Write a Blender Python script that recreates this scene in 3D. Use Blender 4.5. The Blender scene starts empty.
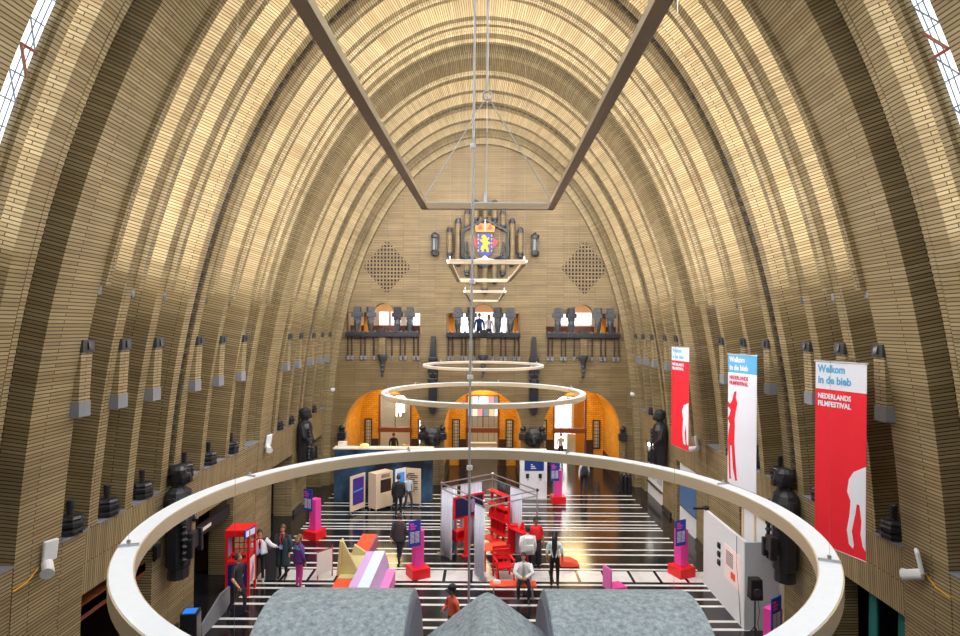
import bpy, bmesh, math, random
from mathutils import Vector, Matrix
random.seed(7)
C = bpy.context.scene.collection
COVE = 66.0; FILL_LED = 130.0
PI = math.pi
HC = 8.4          # camera height above the hall floor
FPX = 603.0       # focal length in pixels of the 960 px frame
VX, VY, ROLL = 483.0, 327.0, 0.006

def P(px, py, Y):
    """point of the hall seen at a pixel, at depth Y (used once, to survey the photograph)"""
    dx = px - VX
    return Vector((dx * Y / FPX, Y, HC - (py - VY - ROLL * dx) * Y / FPX))
def G(px, py, z=0.0):
    d = py - VY - ROLL * (px - VX)
    Y = (HC - z) * FPX / d
    return Vector(((px - VX) * Y / FPX, Y, z))

# ---------------------------------------------------------------- materials
MATS = {}
def nodes(name):
    m = bpy.data.materials.new(name); m.use_nodes = True
    nt = m.node_tree; b = nt.nodes['Principled BSDF']
    return m, nt, b
def lin(c):
    return tuple(((v / 255) / 12.92 if v / 255 <= .04045 else ((v / 255 + .055) / 1.055) ** 2.4) for v in c) + (1,)
def mat(name, rgb, rough=.5, metal=0., noise=.12, scale=9., emit=None, estr=0., spec=.5):
    """plain procedural material: base colour with a soft noise variation"""
    if name in MATS: return MATS[name]
    m, nt, b = nodes(name)
    col = lin(rgb)
    tc = nt.nodes.new('ShaderNodeTexCoord')
    nz = nt.nodes.new('ShaderNodeTexNoise'); nz.inputs['Scale'].default_value = scale
    nz.inputs['Detail'].default_value = 3
    nt.links.new(tc.outputs['Object'], nz.inputs['Vector'])
    mx = nt.nodes.new('ShaderNodeMix'); mx.data_type = 'RGBA'
    mx.inputs[6].default_value = tuple(c * (1 - noise) for c in col[:3]) + (1,)
    mx.inputs[7].default_value = tuple(min(1, c * (1 + noise)) for c in col[:3]) + (1,)
    nt.links.new(nz.outputs['Fac'], mx.inputs[0])
    nt.links.new(mx.outputs[2], b.inputs['Base Color'])
    b.inputs['Roughness'].default_value = rough; b.inputs['Metallic'].default_value = metal
    b.inputs['Specular IOR Level'].default_value = spec
    if emit:
        b.inputs['Emission Color'].default_value = lin(emit); b.inputs['Emission Strength'].default_value = estr
    MATS[name] = m
    return m
def brick(name, c1, c2, cm, bw=1.7, rh=.068, ms=.0105, bump=.35, rough=.55, spec=.5):
    m, nt, b = nodes(name)
    uv = nt.nodes.new('ShaderNodeUVMap')
    br = nt.nodes.new('ShaderNodeTexBrick')
    br.inputs['Scale'].default_value = 1.0
    br.inputs['Brick Width'].default_value = bw; br.inputs['Row Height'].default_value = rh
    br.inputs['Mortar Size'].default_value = ms; br.inputs['Mortar Smooth'].default_value = .3
    br.inputs['Color1'].default_value = lin(c1); br.inputs['Color2'].default_value = lin(c2)
    br.inputs['Mortar'].default_value = lin(cm); br.inputs['Bias'].default_value = 0
    nt.links.new(uv.outputs['UV'], br.inputs['Vector'])
    nz = nt.nodes.new('ShaderNodeTexNoise'); nz.inputs['Scale'].default_value = .9; nz.inputs['Detail'].default_value = 5
    nt.links.new(uv.outputs['UV'], nz.inputs['Vector'])
    rmp = nt.nodes.new('ShaderNodeMapRange'); rmp.inputs['From Min'].default_value = .3; rmp.inputs['From Max'].default_value = .7
    rmp.inputs['To Min'].default_value = .86; rmp.inputs['To Max'].default_value = 1.14
    nt.links.new(nz.outputs['Fac'], rmp.inputs['Value'])
    hv = nt.nodes.new('ShaderNodeMix'); hv.data_type = 'RGBA'; hv.blend_type = 'MULTIPLY'; hv.inputs[0].default_value = 1
    nt.links.new(br.outputs['Color'], hv.inputs[6]); nt.links.new(rmp.outputs['Result'], hv.inputs[7])
    nt.links.new(hv.outputs[2], b.inputs['Base Color'])
    inv = nt.nodes.new('ShaderNodeMath'); inv.operation = 'SUBTRACT'; inv.inputs[0].default_value = 1
    nt.links.new(br.outputs['Fac'], inv.inputs[1])
    bp = nt.nodes.new('ShaderNodeBump'); bp.inputs['Strength'].default_value = bump; bp.inputs['Distance'].default_value = .02
    nt.links.new(inv.outputs[0], bp.inputs['Height']); nt.links.new(bp.outputs['Normal'], b.inputs['Normal'])
    b.inputs['Roughness'].default_value = rough; b.inputs['Specular IOR Level'].default_value = spec
    MATS[name] = m
    return m
M_BRICK = brick('yellow_glazed_brick', (166, 148, 110), (143, 123, 84), (54, 41, 26))
M_BRICKW = brick('yellow_wall_brick', (130, 110, 73), (111, 92, 56), (74, 58, 35), bw=1.7, rh=.09, ms=.012)
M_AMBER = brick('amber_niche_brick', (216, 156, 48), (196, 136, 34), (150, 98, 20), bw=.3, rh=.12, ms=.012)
M_BLACK = mat('black_glazed_stone', (38, 38, 42), .32, noise=.3)
M_GREYST = mat('grey_sill_stone', (128, 130, 136), .6)
M_DARKST = mat('dark_grey_stone', (56, 58, 63), .45)
M_RED = mat('red_lacquer', (232, 22, 30), .45, noise=.05)
M_PINK = mat('pink_lacquer', (232, 66, 160), .5, noise=.05)
M_BLUE = mat('blue_panel', (34, 56, 160), .5, noise=.05)
M_NAVY = mat('navy_panel', (22, 34, 78), .5, noise=.1)
M_WHITE = mat('white_paint', (232, 232, 234), .55, noise=.03)
M_CLOTH = mat('white_curtain_cloth', (226, 228, 240), .85, noise=.04)
M_OFFW = mat('offwhite_paper', (236, 230, 220), .7, noise=.05)
M_STEEL = mat('brushed_steel', (190, 192, 196), .35, .9, noise=.06)
M_CABLE = mat('galvanised_cable', (186, 188, 192), .5, .3, noise=.1)
M_WIRE = mat('thin_steel_wire', (120, 112, 96), .6, noise=.1)
M_BLK = mat('black_plastic', (26, 26, 28), .5)
M_CHAMP = mat('champagne_metal', (206, 186, 156), .5, .0, noise=.05, scale=3)
M_LED = mat('white_led_diffuser', (206, 208, 212), .5, noise=.06, emit=(246, 248, 255), estr=.26)
M_FILL_LED = mat('added_fill_strip', (244, 246, 250), .5, noise=.0, emit=(250, 248, 244), estr=FILL_LED)  # unseen fill strips, added to brighten the side walls
M_WOOD = mat('pale_birch', (224, 200, 168), .6, noise=.08)
M_OAK = mat('red_brown_timber', (112, 58, 30), .5, noise=.2)
M_DKWOOD = mat('dark_brown_timber', (58, 36, 24), .5, noise=.2)
M_GOLD = mat('gold_yellow', (238, 170, 40), .5)
M_ORANGE = mat('orange_fabric', (236, 150, 30), .7, noise=.08)
M_OLIVE = mat('olive_cream_board', (206, 196, 138), .6, noise=.05)
M_CORAL = mat('coral_lacquer', (244, 86, 52), .5, noise=.05)
M_LAV = mat('lavender_lacquer', (206, 170, 222), .5, noise=.04)
M_ICE = mat('ice_blue_lacquer', (216, 232, 244), .5, noise=.04)
M_GREEN = mat('teal_curtain', (10, 92, 84), .8, noise=.2)
M_DARKROOM = mat('dark_room_lining', (20, 18, 16), .9)
M_SKIN = mat('skin', (206, 150, 122), .6, noise=.05)
M_HAIR = mat('dark_hair', (34, 26, 22), .6)
M_PALE = mat('pale_plaster', (232, 222, 204), .8, noise=.04)

# ---------------------------------------------------------------- mesh builder
class MB:
    def __init__(s): s.v = []; s.f = []; s.uv = []; s.mi = []; s.cur = 0
    def face(s, idx, uvs=None):
        s.f.append(tuple(idx)); s.uv.append(uvs); s.mi.append(s.cur)
    def add(s, verts, faces):
        o = len(s.v); s.v += [tuple(v) for v in verts]
        for f in faces: s.face([i + o for i in f])
    def box(s, c, size, rz=0., taper=1., rx=0., ry=0.):
        hx, hy, hz = size[0] / 2, size[1] / 2, size[2] / 2
        vs = []
        for z in (-hz, hz):
            k = taper if z > 0 else 1
            for x, y in ((-hx, -hy), (hx, -hy), (hx, hy), (-hx, hy)): vs.append(Vector((x * k, y * k, z)))
        R = Matrix.Rotation(rz, 3, 'Z') @ Matrix.Rotation(ry, 3, 'Y') @ Matrix.Rotation(rx, 3, 'X')
        vs = [R @ v + Vector(c) for v in vs]
        s.add(vs, [(0, 3, 2, 1), (4, 5, 6, 7), (0, 1, 5, 4), (1, 2, 6, 5), (2, 3, 7, 6), (3, 0, 4, 7)]); return s
    def bx(s, x0, x1, y0, y1, z0, z1):
        return s.box(((x0 + x1) / 2, (y0 + y1) / 2, (z0 + z1) / 2), (abs(x1 - x0), abs(y1 - y0), abs(z1 - z0)))
    def tube(s, pts, r, n=8, closed=False):
        pts = [Vector(p) for p in pts]; m = len(pts); rs = r if isinstance(r, (list, tuple)) else [r] * m
        o = len(s.v); prev = None
        for i, p in enumerate(pts):
            if closed: t = pts[(i + 1) % m] - pts[i - 1]
            else: t = pts[min(i + 1, m - 1)] - pts[max(i - 1, 0)]
            t.normalize()
            if prev is None:
                a = Vector((0, 0, 1)) if abs(t.z) < .9 else Vector((1, 0, 0))
                u = t.cross(a).normalized()
            else:
                u = (prev - t * prev.dot(t)).normalized()
            w = t.cross(u); prev = u
            for k in range(n):
                an = 2 * PI * k / n
                s.v.append(tuple(p + (u * math.cos(an) + w * math.sin(an)) * rs[i]))
        for i in range(m if closed else m - 1):
            a = o + i * n; b = o + ((i + 1) % m) * n
            for k in range(n): s.face((a + k, a + (k + 1) % n, b + (k + 1) % n, b + k))
        if not closed:
            s.face([o + k for k in range(n)][::-1]); s.face([o + (m - 1) * n + k for k in range(n)])
        return s
    def lathe(s, prof, n=16, c=(0, 0, 0), lobes=0, amp=0., sx=1., sy=1., rot=0.):
        o = len(s.v); m = len(prof); c = Vector(c)
        for r, z in prof:
            for k in range(n):
                a = 2 * PI * k / n + rot
                rr = r * (1 + amp * math.cos(lobes * a)) if lobes else r
                s.v.append((c.x + rr * math.cos(a) * sx, c.y + rr * math.sin(a) * sy, c.z + z))
        for i in range(m - 1):
            for k in range(n):
                a = o + i * n; b = a + n
                s.face((a + k, a + (k + 1) % n, b + (k + 1) % n, b + k))
        s.face([o + k for k in range(n)][::-1]); s.face([o + (m - 1) * n + k for k in range(n)])
        return s
    def ball(s, c, r, n=12, sx=1, sy=1, sz=1):
        prof = [(max(.002, r * math.sin(PI * i / 8)), -r * sz * math.cos(PI * i / 8)) for i in range(9)]
        return s.lathe(prof, n, c, sx=sx, sy=sy)
    def prism(s, poly, d, M=Matrix.Identity(4)):
        """polygon in local XZ extruded from y=0 to y=d, then transformed"""
        n = len(poly); o = len(s.v)
        for y in (0, d):
            for x, z in poly: s.v.append(tuple(M @ Vector((x, y, z))))
        s.face([o + i for i in range(n)]); s.face([o + n + i for i in range(n)][::-1])
        for i in range(n): s.face((o + i, o + n + i, o + n + (i + 1) % n, o + (i + 1) % n))
        return s
    def xform(s, M):
        s.v = [tuple(M @ Vector(v)) for v in s.v]; return s
    def build(s, name, mats, parent=None, smooth=False, loc=None, bevel=0., fix=True):
        me = bpy.data.meshes.new(name)
        me.from_pydata(s.v, [], s.f)
        for m in (mats if isinstance(mats, (list, tuple)) else [mats]): me.materials.append(m)
        if any(s.mi): me.polygons.foreach_set('material_index', s.mi)
        uvl = me.uv_layers.new(name='UVMap')
        li = 0
        for p, uvs in zip(me.polygons, s.uv):
            if uvs:
                for k, l in enumerate(p.loop_indices): uvl.data[l].uv = uvs[k]
            else:
                n = p.normal
                for l in p.loop_indices:
                    co = me.vertices[me.loops[l].vertex_index].co
                    if abs(n.z) > .7: uvl.data[l].uv = (co.x, co.y)
                    elif abs(n.x) > abs(n.y): uvl.data[l].uv = (co.y, co.z)
                    else: uvl.data[l].uv = (co.x, co.z)
        if smooth: me.polygons.foreach_set('use_smooth', [True] * len(me.polygons))
        if fix:
            bm = bmesh.new(); bm.from_mesh(me); bmesh.ops.recalc_face_normals(bm, faces=bm.faces); bm.to_mesh(me); bm.free()
        o = bpy.data.objects.new(name, me); C.objects.link(o)
        if parent: o.parent = parent
        if loc: o.location = loc
        if bevel:
            b = o.modifiers.new('bevel', 'BEVEL'); b.width = bevel; b.segments = 2; b.limit_method = 'ANGLE'
        return o
def tag(o, label=None, cat=None, group=None, kind=None):
    if label: o['label'] = label
    if cat: o['category'] = cat
    if group: o['group'] = group
    if kind: o['kind'] = kind
    return o
def thing(name, label, cat, loc=(0, 0, 0), rz=0., group=None):
    o = bpy.data.objects.new(name, None); C.objects.link(o)
    o.empty_display_size = .2
    o.location = loc; o.rotation_euler = (0, 0, rz)
    return tag(o, label, cat, group)
def struct(name, mb, m, **k):
    return tag(mb.build(name, m, **k), kind='structure')
def copy_tree(o, parent=None):
    c = o.copy(); C.objects.link(c)
    if parent: c.parent = parent
    for ch in list(o.children): copy_tree(ch, c)
    return c
def plate(outer, holes, thick, name='tmp'):
    """flat plate in XZ with holes, extruded along y from 0 to thick; returns (verts, faces)"""
    cu = bpy.data.curves.new(name, 'CURVE'); cu.dimensions = '2D'; cu.fill_mode = 'BOTH'; cu.extrude = thick / 2
    for pts in [outer] + holes:
        sp = cu.splines.new('POLY'); sp.points.add(len(pts) - 1); sp.use_cyclic_u = True
        for q, (x, z) in zip(sp.points, pts): q.co = (x, z, 0, 1)
    ob = bpy.data.objects.new(name, cu); C.objects.link(ob)
    dg = bpy.context.evaluated_depsgraph_get()
    me = bpy.data.meshes.new_from_object(ob.evaluated_get(dg))
    vs = [(v.co.x, thick / 2 - v.co.z, v.co.y) for v in me.vertices]; fs = [tuple(p.vertices) for p in me.polygons]
    bpy.data.objects.remove(ob); bpy.data.curves.remove(cu); bpy.data.meshes.remove(me)
    return vs, fs
def text_mesh(body, size, width=None, bold=0.):
    cu = bpy.data.curves.new('txt', 'FONT'); cu.body = body; cu.size = size; cu.extrude = .002; cu.offset = bold
    cu.align_x = 'LEFT'; cu.resolution_u = 3
    ob = bpy.data.objects.new('txt', cu); C.objects.link(ob)
    dg = bpy.context.evaluated_depsgraph_get()
    me = bpy.data.meshes.new_from_object(ob.evaluated_get(dg))
    vs = [v.co.copy() for v in me.vertices]; fs = [tuple(p.vertices) for p in me.polygons]
    bpy.data.objects.remove(ob); bpy.data.curves.remove(cu); bpy.data.meshes.remove(me)
    if width and vs:
        w = max(v.x for v in vs)
        vs = [Vector((v.x * width / w, v.y, v.z)) for v in vs]
    return vs, fs

# ---------------------------------------------------------------- vault curve
PW, WB, HA = 2.35, 8.4, 18.4
def wz(z):
    t = max(0, min(1, z / HA)); return WB * math.sqrt(max(0, 1 - t ** PW))
_c = []
for i in range(0, 400): 
    z = HA * i / 400 * 1.0
    _c.append((wz(z), z))
_top = [(x, HA * (1 - (x / WB) ** 2) ** (1 / PW)) for x in [wz(HA * 399 / 400) * (1 - k / 60) for k in range(1, 61)]]
_half = _c + _top
# resample the half curve by arc length, right side from the floor to the apex, then mirror
def resample(pts, n):
    L = [0]
    for a, b in zip(pts, pts[1:]): L.append(L[-1] + math.hypot(b[0] - a[0], b[1] - a[1]))
    out = []
    j = 0
    for k in range(n + 1):
        s = L[-1] * k / n
        while j < len(L) - 2 and L[j + 1] < s: j += 1
        t = (s - L[j]) / (L[j + 1] - L[j])
        out.append((pts[j][0] + (pts[j + 1][0] - pts[j][0]) * t, pts[j][1] + (pts[j + 1][1] - pts[j][1]) * t, s))
    return out, L[-1]
HALF, HLEN = resample(_half, 56)
def arc_from(z0):
    """samples (x, z, s, nx, nz) right floor -> apex -> left, starting at height z0; n points inward"""
    r = [(wz(z0), z0, 0)]
    s0 = None
    for a in HALF:
        if a[1] > z0 + .02:
            if s0 is None: s0 = a[2] - math.hypot(a[0] - r[0][0], a[1] - r[0][1]); r[0] = (r[0][0], r[0][1], s0)
            r.append(a)
    full = r + [(-x, z, 2 * HLEN - s) for x, z, s in r[-2::-1]]
    return with_normals(full)
def arc_part(z0, z1, side):
    n = max(3, int((z1 - z0) / .5)); r = []
    s = 0; last = None
    for k in range(n + 1):
        z = z0 + (z1 - z0) * k / n; x = wz(z)
        if last: s += math.hypot(x - last[0], z - last[1])
        last = (x, z); r.append((x, z, s + z0))
    if side < 0: r = [(-x, z, s) for x, z, s in r]
    return with_normals(r, side)
def with_normals(r, side=1):
    out = []
    for i, (x, z, s) in enumerate(r):
        a = r[max(0, i - 1)]; b = r[min(len(r) - 1, i + 1)]
        tx, tz = b[0] - a[0], b[1] - a[1]; l = math.hypot(tx, tz)
        nx, nz = (-tz / l, tx / l)
        if side < 0: nx, nz = -nx, -nz
        out.append((x, z, s, nx, nz))
    return out
def sweep(mb, arc, y0, y1, d_in, d_out, swap=False, inner_only=False):
    """solid strip that follows the vault: inner face proud by d_in, outer face back by d_out"""
    o = len(mb.v)
    for x, z, s, nx, nz in arc:
        for y, d in ((y0, d_in), (y1, d_in), (y1, -d_out), (y0, -d_out)):
            mb.v.append((x + nx * d, y, z + nz * d))
    n = len(arc)
    us = [(y0, y1), (y1, y1 + d_in + d_out), (0, y1 - y0), (y0 - d_in - d_out, y0)]
    for i in range(n - 1):
        a = o + 4 * i; b = a + 4; sa, sb = arc[i][2], arc[i + 1][2]
        for k in range(4):
            k2 = (k + 1) % 4; u0, u1 = us[k]
            uv = [(u0, sa), (u1, sa), (u1, sb), (u0, sb)]
            if swap: uv = [(v, u) for u, v in uv]
            mb.face((a + k, a + k2, b + k2, b + k), uv)
    mb.face((o, o + 1, o + 2, o + 3)); e = o + 4 * (n - 1); mb.face((e + 3, e + 2, e + 1, e))
    return mb
# ================================================================ THE HALL SHELL
SILL = 4.1; OPEN_TOP = 2.74
A_SILL = arc_from(SILL); A_FLOOR = arc_from(0.0); A_LIP = arc_from(9.2)
RIBS = []      # (y0, y1, proud, from floor)
RIBS += [(7.35, 8.49, 0, True), (8.78, 9.0, .05, False), (9.55, 9.92, 0, False), (10.07, 10.2, -.1, False),
         (10.65, 11.82, .02, True)]
G1 = [(12.66, 12.97), (13.96, 14.25), (15.48, 15.8), (16.1, 16.42), (17.66, 17.92), (19.38, 19.64), (20.5, 20.86)]
RIBS += [(a, b, 0, False) for a, b in G1]
RIBS += [(21.2, 21.34, -.12, False), (22.3, 23.45, .02, True)]
G2 = [(23.9, 24.25), (25.4, 25.72), (26.75, 27.05), (27.35, 27.65), (28.9, 29.2), (30.3, 30.6)]
RIBS += [(a, b, 0, False) for a, b in G2]
RIBS += [(31.6, 32.0, .0, True)]
for i, (y0, y1, d, fl) in enumerate(RIBS):
    mb = MB(); sweep(mb, A_FLOOR if fl else A_SILL, y0, y1, d, .8)
    struct('trim_%d' % (i + 1), mb, M_BRICK)
# inner order against the far wall
mb = MB(); sweep(mb, A_FLOOR, 31.78, 32.0, .34, 0.0)
struct('trim_%d' % (len(RIBS) + 1), mb, M_BRICK)
# raised lip on the far edge of each rib of the front bay, ending in a cut bracket
nt_ = len(RIBS) + 2
LIPS = [8.83, 11.82, 12.97, 14.25, 16.42, 17.92, 19.64, 20.86]
for e in LIPS:
    mb = MB(); sweep(mb, A_LIP, e, e + .17, .13, .3)
    struct('trim_%d' % nt_, mb, M_BRICK); nt_ += 1
# assumed cove lamps: unseen LED strips added behind the lips and ribs, shining on the next rib
A_COVE = arc_from(9.6)
def cove_mat(k):
    return mat('assumed_cove_led_%d' % (k * 10), (250, 248, 240), .5, noise=.0, emit=(246, 248, 255), estr=COVE * k / 10)
for e, k in [(9.0, 5), (11.99, 6), (13.14, 9), (14.42, 11), (16.59, 11), (18.09, 13), (19.81, 7), (21.03, 1.5),
             (23.45, 3), (24.25, 8), (25.72, 7), (27.65, 8), (29.2, 5), (30.6, 1.2)]:
    mb = MB(); sweep(mb, A_COVE, e + .01, e + (.09 if e < 23 else .08), -.02 if e < 23 else -.07, .065 if e < 23 else .115)
    struct('trim_%d' % nt_, mb, cove_mat(k)); nt_ += 1
# recess back of the vault (one shell) and plain vault over the spectator's end
mb = MB(); sweep(mb, A_SILL, 8.78, 32.0, -.78, .95)
struct('ceiling', mb, M_BRICK)
mb = MB()
GL = [(-3.2, -1.9), (.6, 1.9), (4.4, 5.7)]
ys = [-6.0] + [v for g in GL for v in g] + [7.35]
for k in range(0, len(ys), 2): sweep(mb, A_FLOOR, ys[k], ys[k + 1], 0, .8)
for a, b in GL:
    for sd in (1, -1): sweep(mb, arc_part(0, 10.2, sd), a, b, 0, .8)
struct('ceiling_entrance_end', mb, M_BRICK)
# the notched dark band between the paired ribs
for (a, b) in ((15.8, 16.1), (27.05, 27.35)):
    mb = MB()
    sweep(mb, A_SILL, a, b, -.3, .8)
    struct('trim_%d' % nt_, mb, M_BRICK); nt_ += 1
    mb = MB()
    full, L = [], 0
    pts = [(x, z) for x, z, *_ in A_SILL]
    cum = [0]
    for p, q in zip(pts, pts[1:]): cum.append(cum[-1] + math.hypot(q[0] - p[0], q[1] - p[1]))
    nb = int(cum[-1] / .27); j = 0
    for k in range(1, nb):
        s = cum[-1] * k / nb
        while cum[j + 1] < s: j += 1
        t = (s - cum[j]) / (cum[j + 1] - cum[j])
        x = pts[j][0] + (pts[j + 1][0] - pts[j][0]) * t; z = pts[j][1] + (pts[j + 1][1] - pts[j][1]) * t
        nx, nz = A_SILL[j][3], A_SILL[j][4]
        mb.box((x - nx * .15, a + .07, z - nz * .15), (.32, .14, .13), ry=-math.atan2(nz, nx))
    struct('trim_%d' % nt_, mb, M_BLACK); nt_ += 1
# lower side walls with door-high openings
OP = {-1: [(12.6, 15.3), (17.6, 20.3), (24.0, 26.6), (28.8, 31.4)], 1: [(11.9, 14.7), (16.7, 19.6), (23.6, 26.0), (28.0, 31.0)]}
for sd, nm in ((-1, 'wall_left'), (1, 'wall_right')):
    mb = MB(); y = 8.25
    segs = [(8.49, 10.65)] + [(11.82, 22.3), (23.45, 31.6)]
    for a, b in segs:
        y = a
        for (p, q) in OP[sd] + [(99, 99)]:
            p2, q2 = max(p, a), min(q, b)
            if p2 >= b: break
            if q2 <= a: continue
            if p2 > y: sweep(mb, arc_part(0, SILL, sd), y, p2, 0, .8)
            sweep(mb, arc_part(OPEN_TOP, SILL, sd), p2, q2, 0, .8, swap=True)
            y = q2
        if y < b: sweep(mb, arc_part(0, SILL, sd), y, b, 0, .8)
    struct(nm, mb, M_BRICK)
    for k, (p, q) in enumerate(OP[sd]):
        mb = MB(); X0, X1 = sd * 9.15, sd * 10.6
        mb.bx(X1, X1 + sd * .1, p - .3, q + .3, 0, 3.2)
        mb.bx(X0, X1, p - .4, p - .3, 0, 3.2); mb.bx(X0, X1, q + .3, q + .4, 0, 3.2)
        mb.bx(X0, X1 + sd * .1, p - .4, q + .4, 3.2, 3.3)
        struct('wall_%s_niche_%d' % (nm[5:], k + 1), mb, M_DKWOOD if sd < 0 else M_DARKROOM)
# grey sill stones at the foot of the recesses
mb = MB()
edges = sorted([(a, b) for a, b, d, f in RIBS if b > 8.5] + [(15.8, 16.1), (27.05, 27.35)])
for (a0, a1), (b0, b1) in zip(edges, edges[1:]):
    if b0 - a1 > .3:
        for sd in (-1, 1): mb.bx(sd * 8.24, sd * 9.0, a1, b0, SILL, SILL + .03)
struct('trim_%d' % nt_, mb, M_GREYST); nt_ += 1
# flush glazed strip between the near ribs, with its bars; and the strips over the entrance end
def glass_mat():
    m = bpy.data.materials.new('clear_roof_glass'); m.use_nodes = True; nt = m.node_tree
    for n in list(nt.nodes):
        if n.type != 'OUTPUT_MATERIAL': nt.nodes.remove(n)
    out = [n for n in nt.nodes if n.type == 'OUTPUT_MATERIAL'][0]
    tr = nt.nodes.new('ShaderNodeBsdfTransparent'); tr.inputs['Color'].default_value = (.93, .96, .97, 1)
    gl = nt.nodes.new('ShaderNodeBsdfGlossy'); gl.inputs['Roughness'].default_value = .05
    mx = nt.nodes.new('ShaderNodeMixShader'); mx.inputs[0].default_value = .06
    nt.links.new(tr.outputs[0], mx.inputs[1]); nt.links.new(gl.outputs[0], mx.inputs[2]); nt.links.new(mx.outputs[0], out.inputs['Surface'])
    return m
M_GLASS = glass_mat()
A_GL = arc_from(9.0)
M_RUST = mat('rust_red_steel', (150, 84, 62), .6)
M_GREYBAR = mat('grey_glazing_bar', (120, 124, 130), .5)
mb = MB(); sweep(mb, A_GL, 8.49, 8.78, -.02, .035); struct('window_1', mb, mat('sky_glow_roof_glass', (226, 234, 242), .4, noise=.05, scale=3, emit=(236, 242, 250), estr=1.1))  # pane glows by itself in place of the sky behind it
mb = MB()
for sd in (-1, 1): sweep(mb, arc_part(0, 9.0, sd), 8.49, 8.78, -.02, .8)
struct('trim_%d' % nt_, mb, M_BRICK); nt_ += 1
mb = MB(); mr = MB()
for i in range(0, len(A_GL) - 1):
    x, z, s, nx, nz = A_GL[i]; x2, z2 = A_GL[i + 1][:2]
    p = lambda y, d: (x - nx * d, y, z - nz * d)
    mb.tube([p(8.49, .0), p(8.78, .0)], .013, 4)
    if i % 2 == 0:
        mb.tube([p(8.49, .0), (x2, 8.78, z2)], .011, 4)
    if i % 4 == 1:
        mr.tube([p(8.49, -.02), p(8.78, -.02)], .028, 4)
        mr.tube([p(8.49, -.02), (x2 + nx * .02, 8.78, z2 + nz * .02)], .022, 4)
for y in (8.59, 8.69): mb.tube([(x, y, z) for x, z, s, nx, nz in A_GL], .011, 4)
struct('window_1_glazing_bars', mb, M_GREYBAR); struct('window_1_struts', mr, M_RUST)
A_GT = arc_from(10.2)
for k, (a, b) in enumerate(GL):
    mb = MB(); sweep(mb, A_GT, a, b, -.2, .22); struct('window_%d' % (k + 2), mb, M_GLASS)
# floor: black marble with inlaid white strips and a row of white slabs
def marble(name, c1, c2, rough):
    m, nt, b = nodes(name)
    tc = nt.nodes.new('ShaderNodeTexCoord'); nz = nt.nodes.new('ShaderNodeTexNoise')
    nz.inputs['Scale'].default_value = 1.6; nz.inputs['Detail'].default_value = 8; nz.inputs['Distortion'].default_value = 1.2
    nt.links.new(tc.outputs['Object'], nz.inputs['Vector'])
    cr = nt.nodes.new('ShaderNodeValToRGB'); cr.color_ramp.elements[0].position = .35; cr.color_ramp.elements[1].position = .75
    cr.color_ramp.elements[0].color = lin(c1); cr.color_ramp.elements[1].color = lin(c2)
    nt.links.new(nz.outputs['Fac'], cr.inputs[0]); nt.links.new(cr.outputs[0], b.inputs['Base Color'])
    b.inputs['Roughness'].default_value = rough
    return m
M_FLOORB = marble('black_marble', (22, 22, 24), (40, 39, 40), .16)
M_FLOORW = marble('white_marble', (226, 224, 220), (206, 204, 202), .25)
SY = [30.15, 29.5, 28.65, 28.2, 27.3, 26.9, 26.15, 25.7, 25.3, 25.0, 24.1, 23.65, 22.8, 22.3, 21.4, 20.95,
      19.68, 19.32, 18.68, 18.22, 17.28, 16.82, 15.9, 15.45, 14.5, 14.05, 13.1, 12.7, 11.7, 11.3]
mb = MB()
cuts = [(-6, None)]
bands = sorted([(y - .065, y + .065, 1) for y in SY] + [(19.92, 20.8, 2)])
y = -6.0; rows = []
for a, b, k in bands: rows += [(y, a, 0), (a, b, k)]; y = b
rows.append((y, 42.0, 0))
for a, b, k in rows:
    xs = [(-11, 11, 0)]
    if k == 1: xs = [(-11, -7.5, 0), (-7.5, 7.5, 1), (7.5, 11, 0)]
    if k == 2:
        xs = [(-11, -7.5, 0)]; x = -7.5
        while x < 7.4: xs += [(x, x + .8, 1), (x + .8, x + .9, 0)]; x += .9
        xs[-1] = (xs[-1][0], 11, 0)
    for x0, x1, mi in xs:
        mb.cur = mi
        mb.face([len(mb.v) + i for i in range(4)]); mb.v += [(x0, a, 0), (x1, a, 0), (x1, b, 0), (x0, b, 0)]
mb.cur = 0
mb.bx(-11, 11, -6, 42, -.3, -.02)
struct('floor', mb, [M_FLOORB, M_FLOORW], fix=False)
# dark plinth along the walls
mb = MB()
for sd in (-1, 1):
    for a, b in ((8.25, 11.8 if sd > 0 else 12.5), (15.4, 16.6), (20.4, 23.5), (26.7, 27.9)):
        mb.bx(sd * 8.32, sd * 8.5, a, b, 0, .22)
struct('baseboard_sides', mb, M_BLACK)

# ---------------------------------------------------------------- far wall
YW = 32.0
AX = [-5.3, .02, 5.3]           # arch and window axes
def arch_poly(cx, r, zs, z0=-.05, n=24):
    return [(cx - r, z0)] + [(cx + r * math.cos(PI - PI * k / n), zs + r * math.sin(PI * k / n)) for k in range(n + 1)] + [(cx + r, z0)]
def win_poly(cx):
    n = 10
    top = [(cx + .55 * math.cos(PI * k / n), 9.12 + .5 * math.sin(PI * k / n)) for k in range(n + 1)]
    return [(cx - 1.95, 7.86), (cx + 1.95, 7.86), (cx + 1.95, 9.12)] + top + [(cx - 1.95, 9.12)]
outer = [(-9.3, -.1)] + [(-9.3, 17), (-5, 19.6), (5, 19.6), (9.3, 17)] + [(9.3, -.1)]
AR, AZ = 2.07, 2.98
vs, fs = plate(outer, [arch_poly(c, AR, AZ, -.05) for c in AX] + [win_poly(c) for c in AX], .5)
mb = MB(); mb.add([(x, YW + y, z) for x, y, z in vs], fs); struct('wall_far', mb, M_BRICKW)
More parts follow.
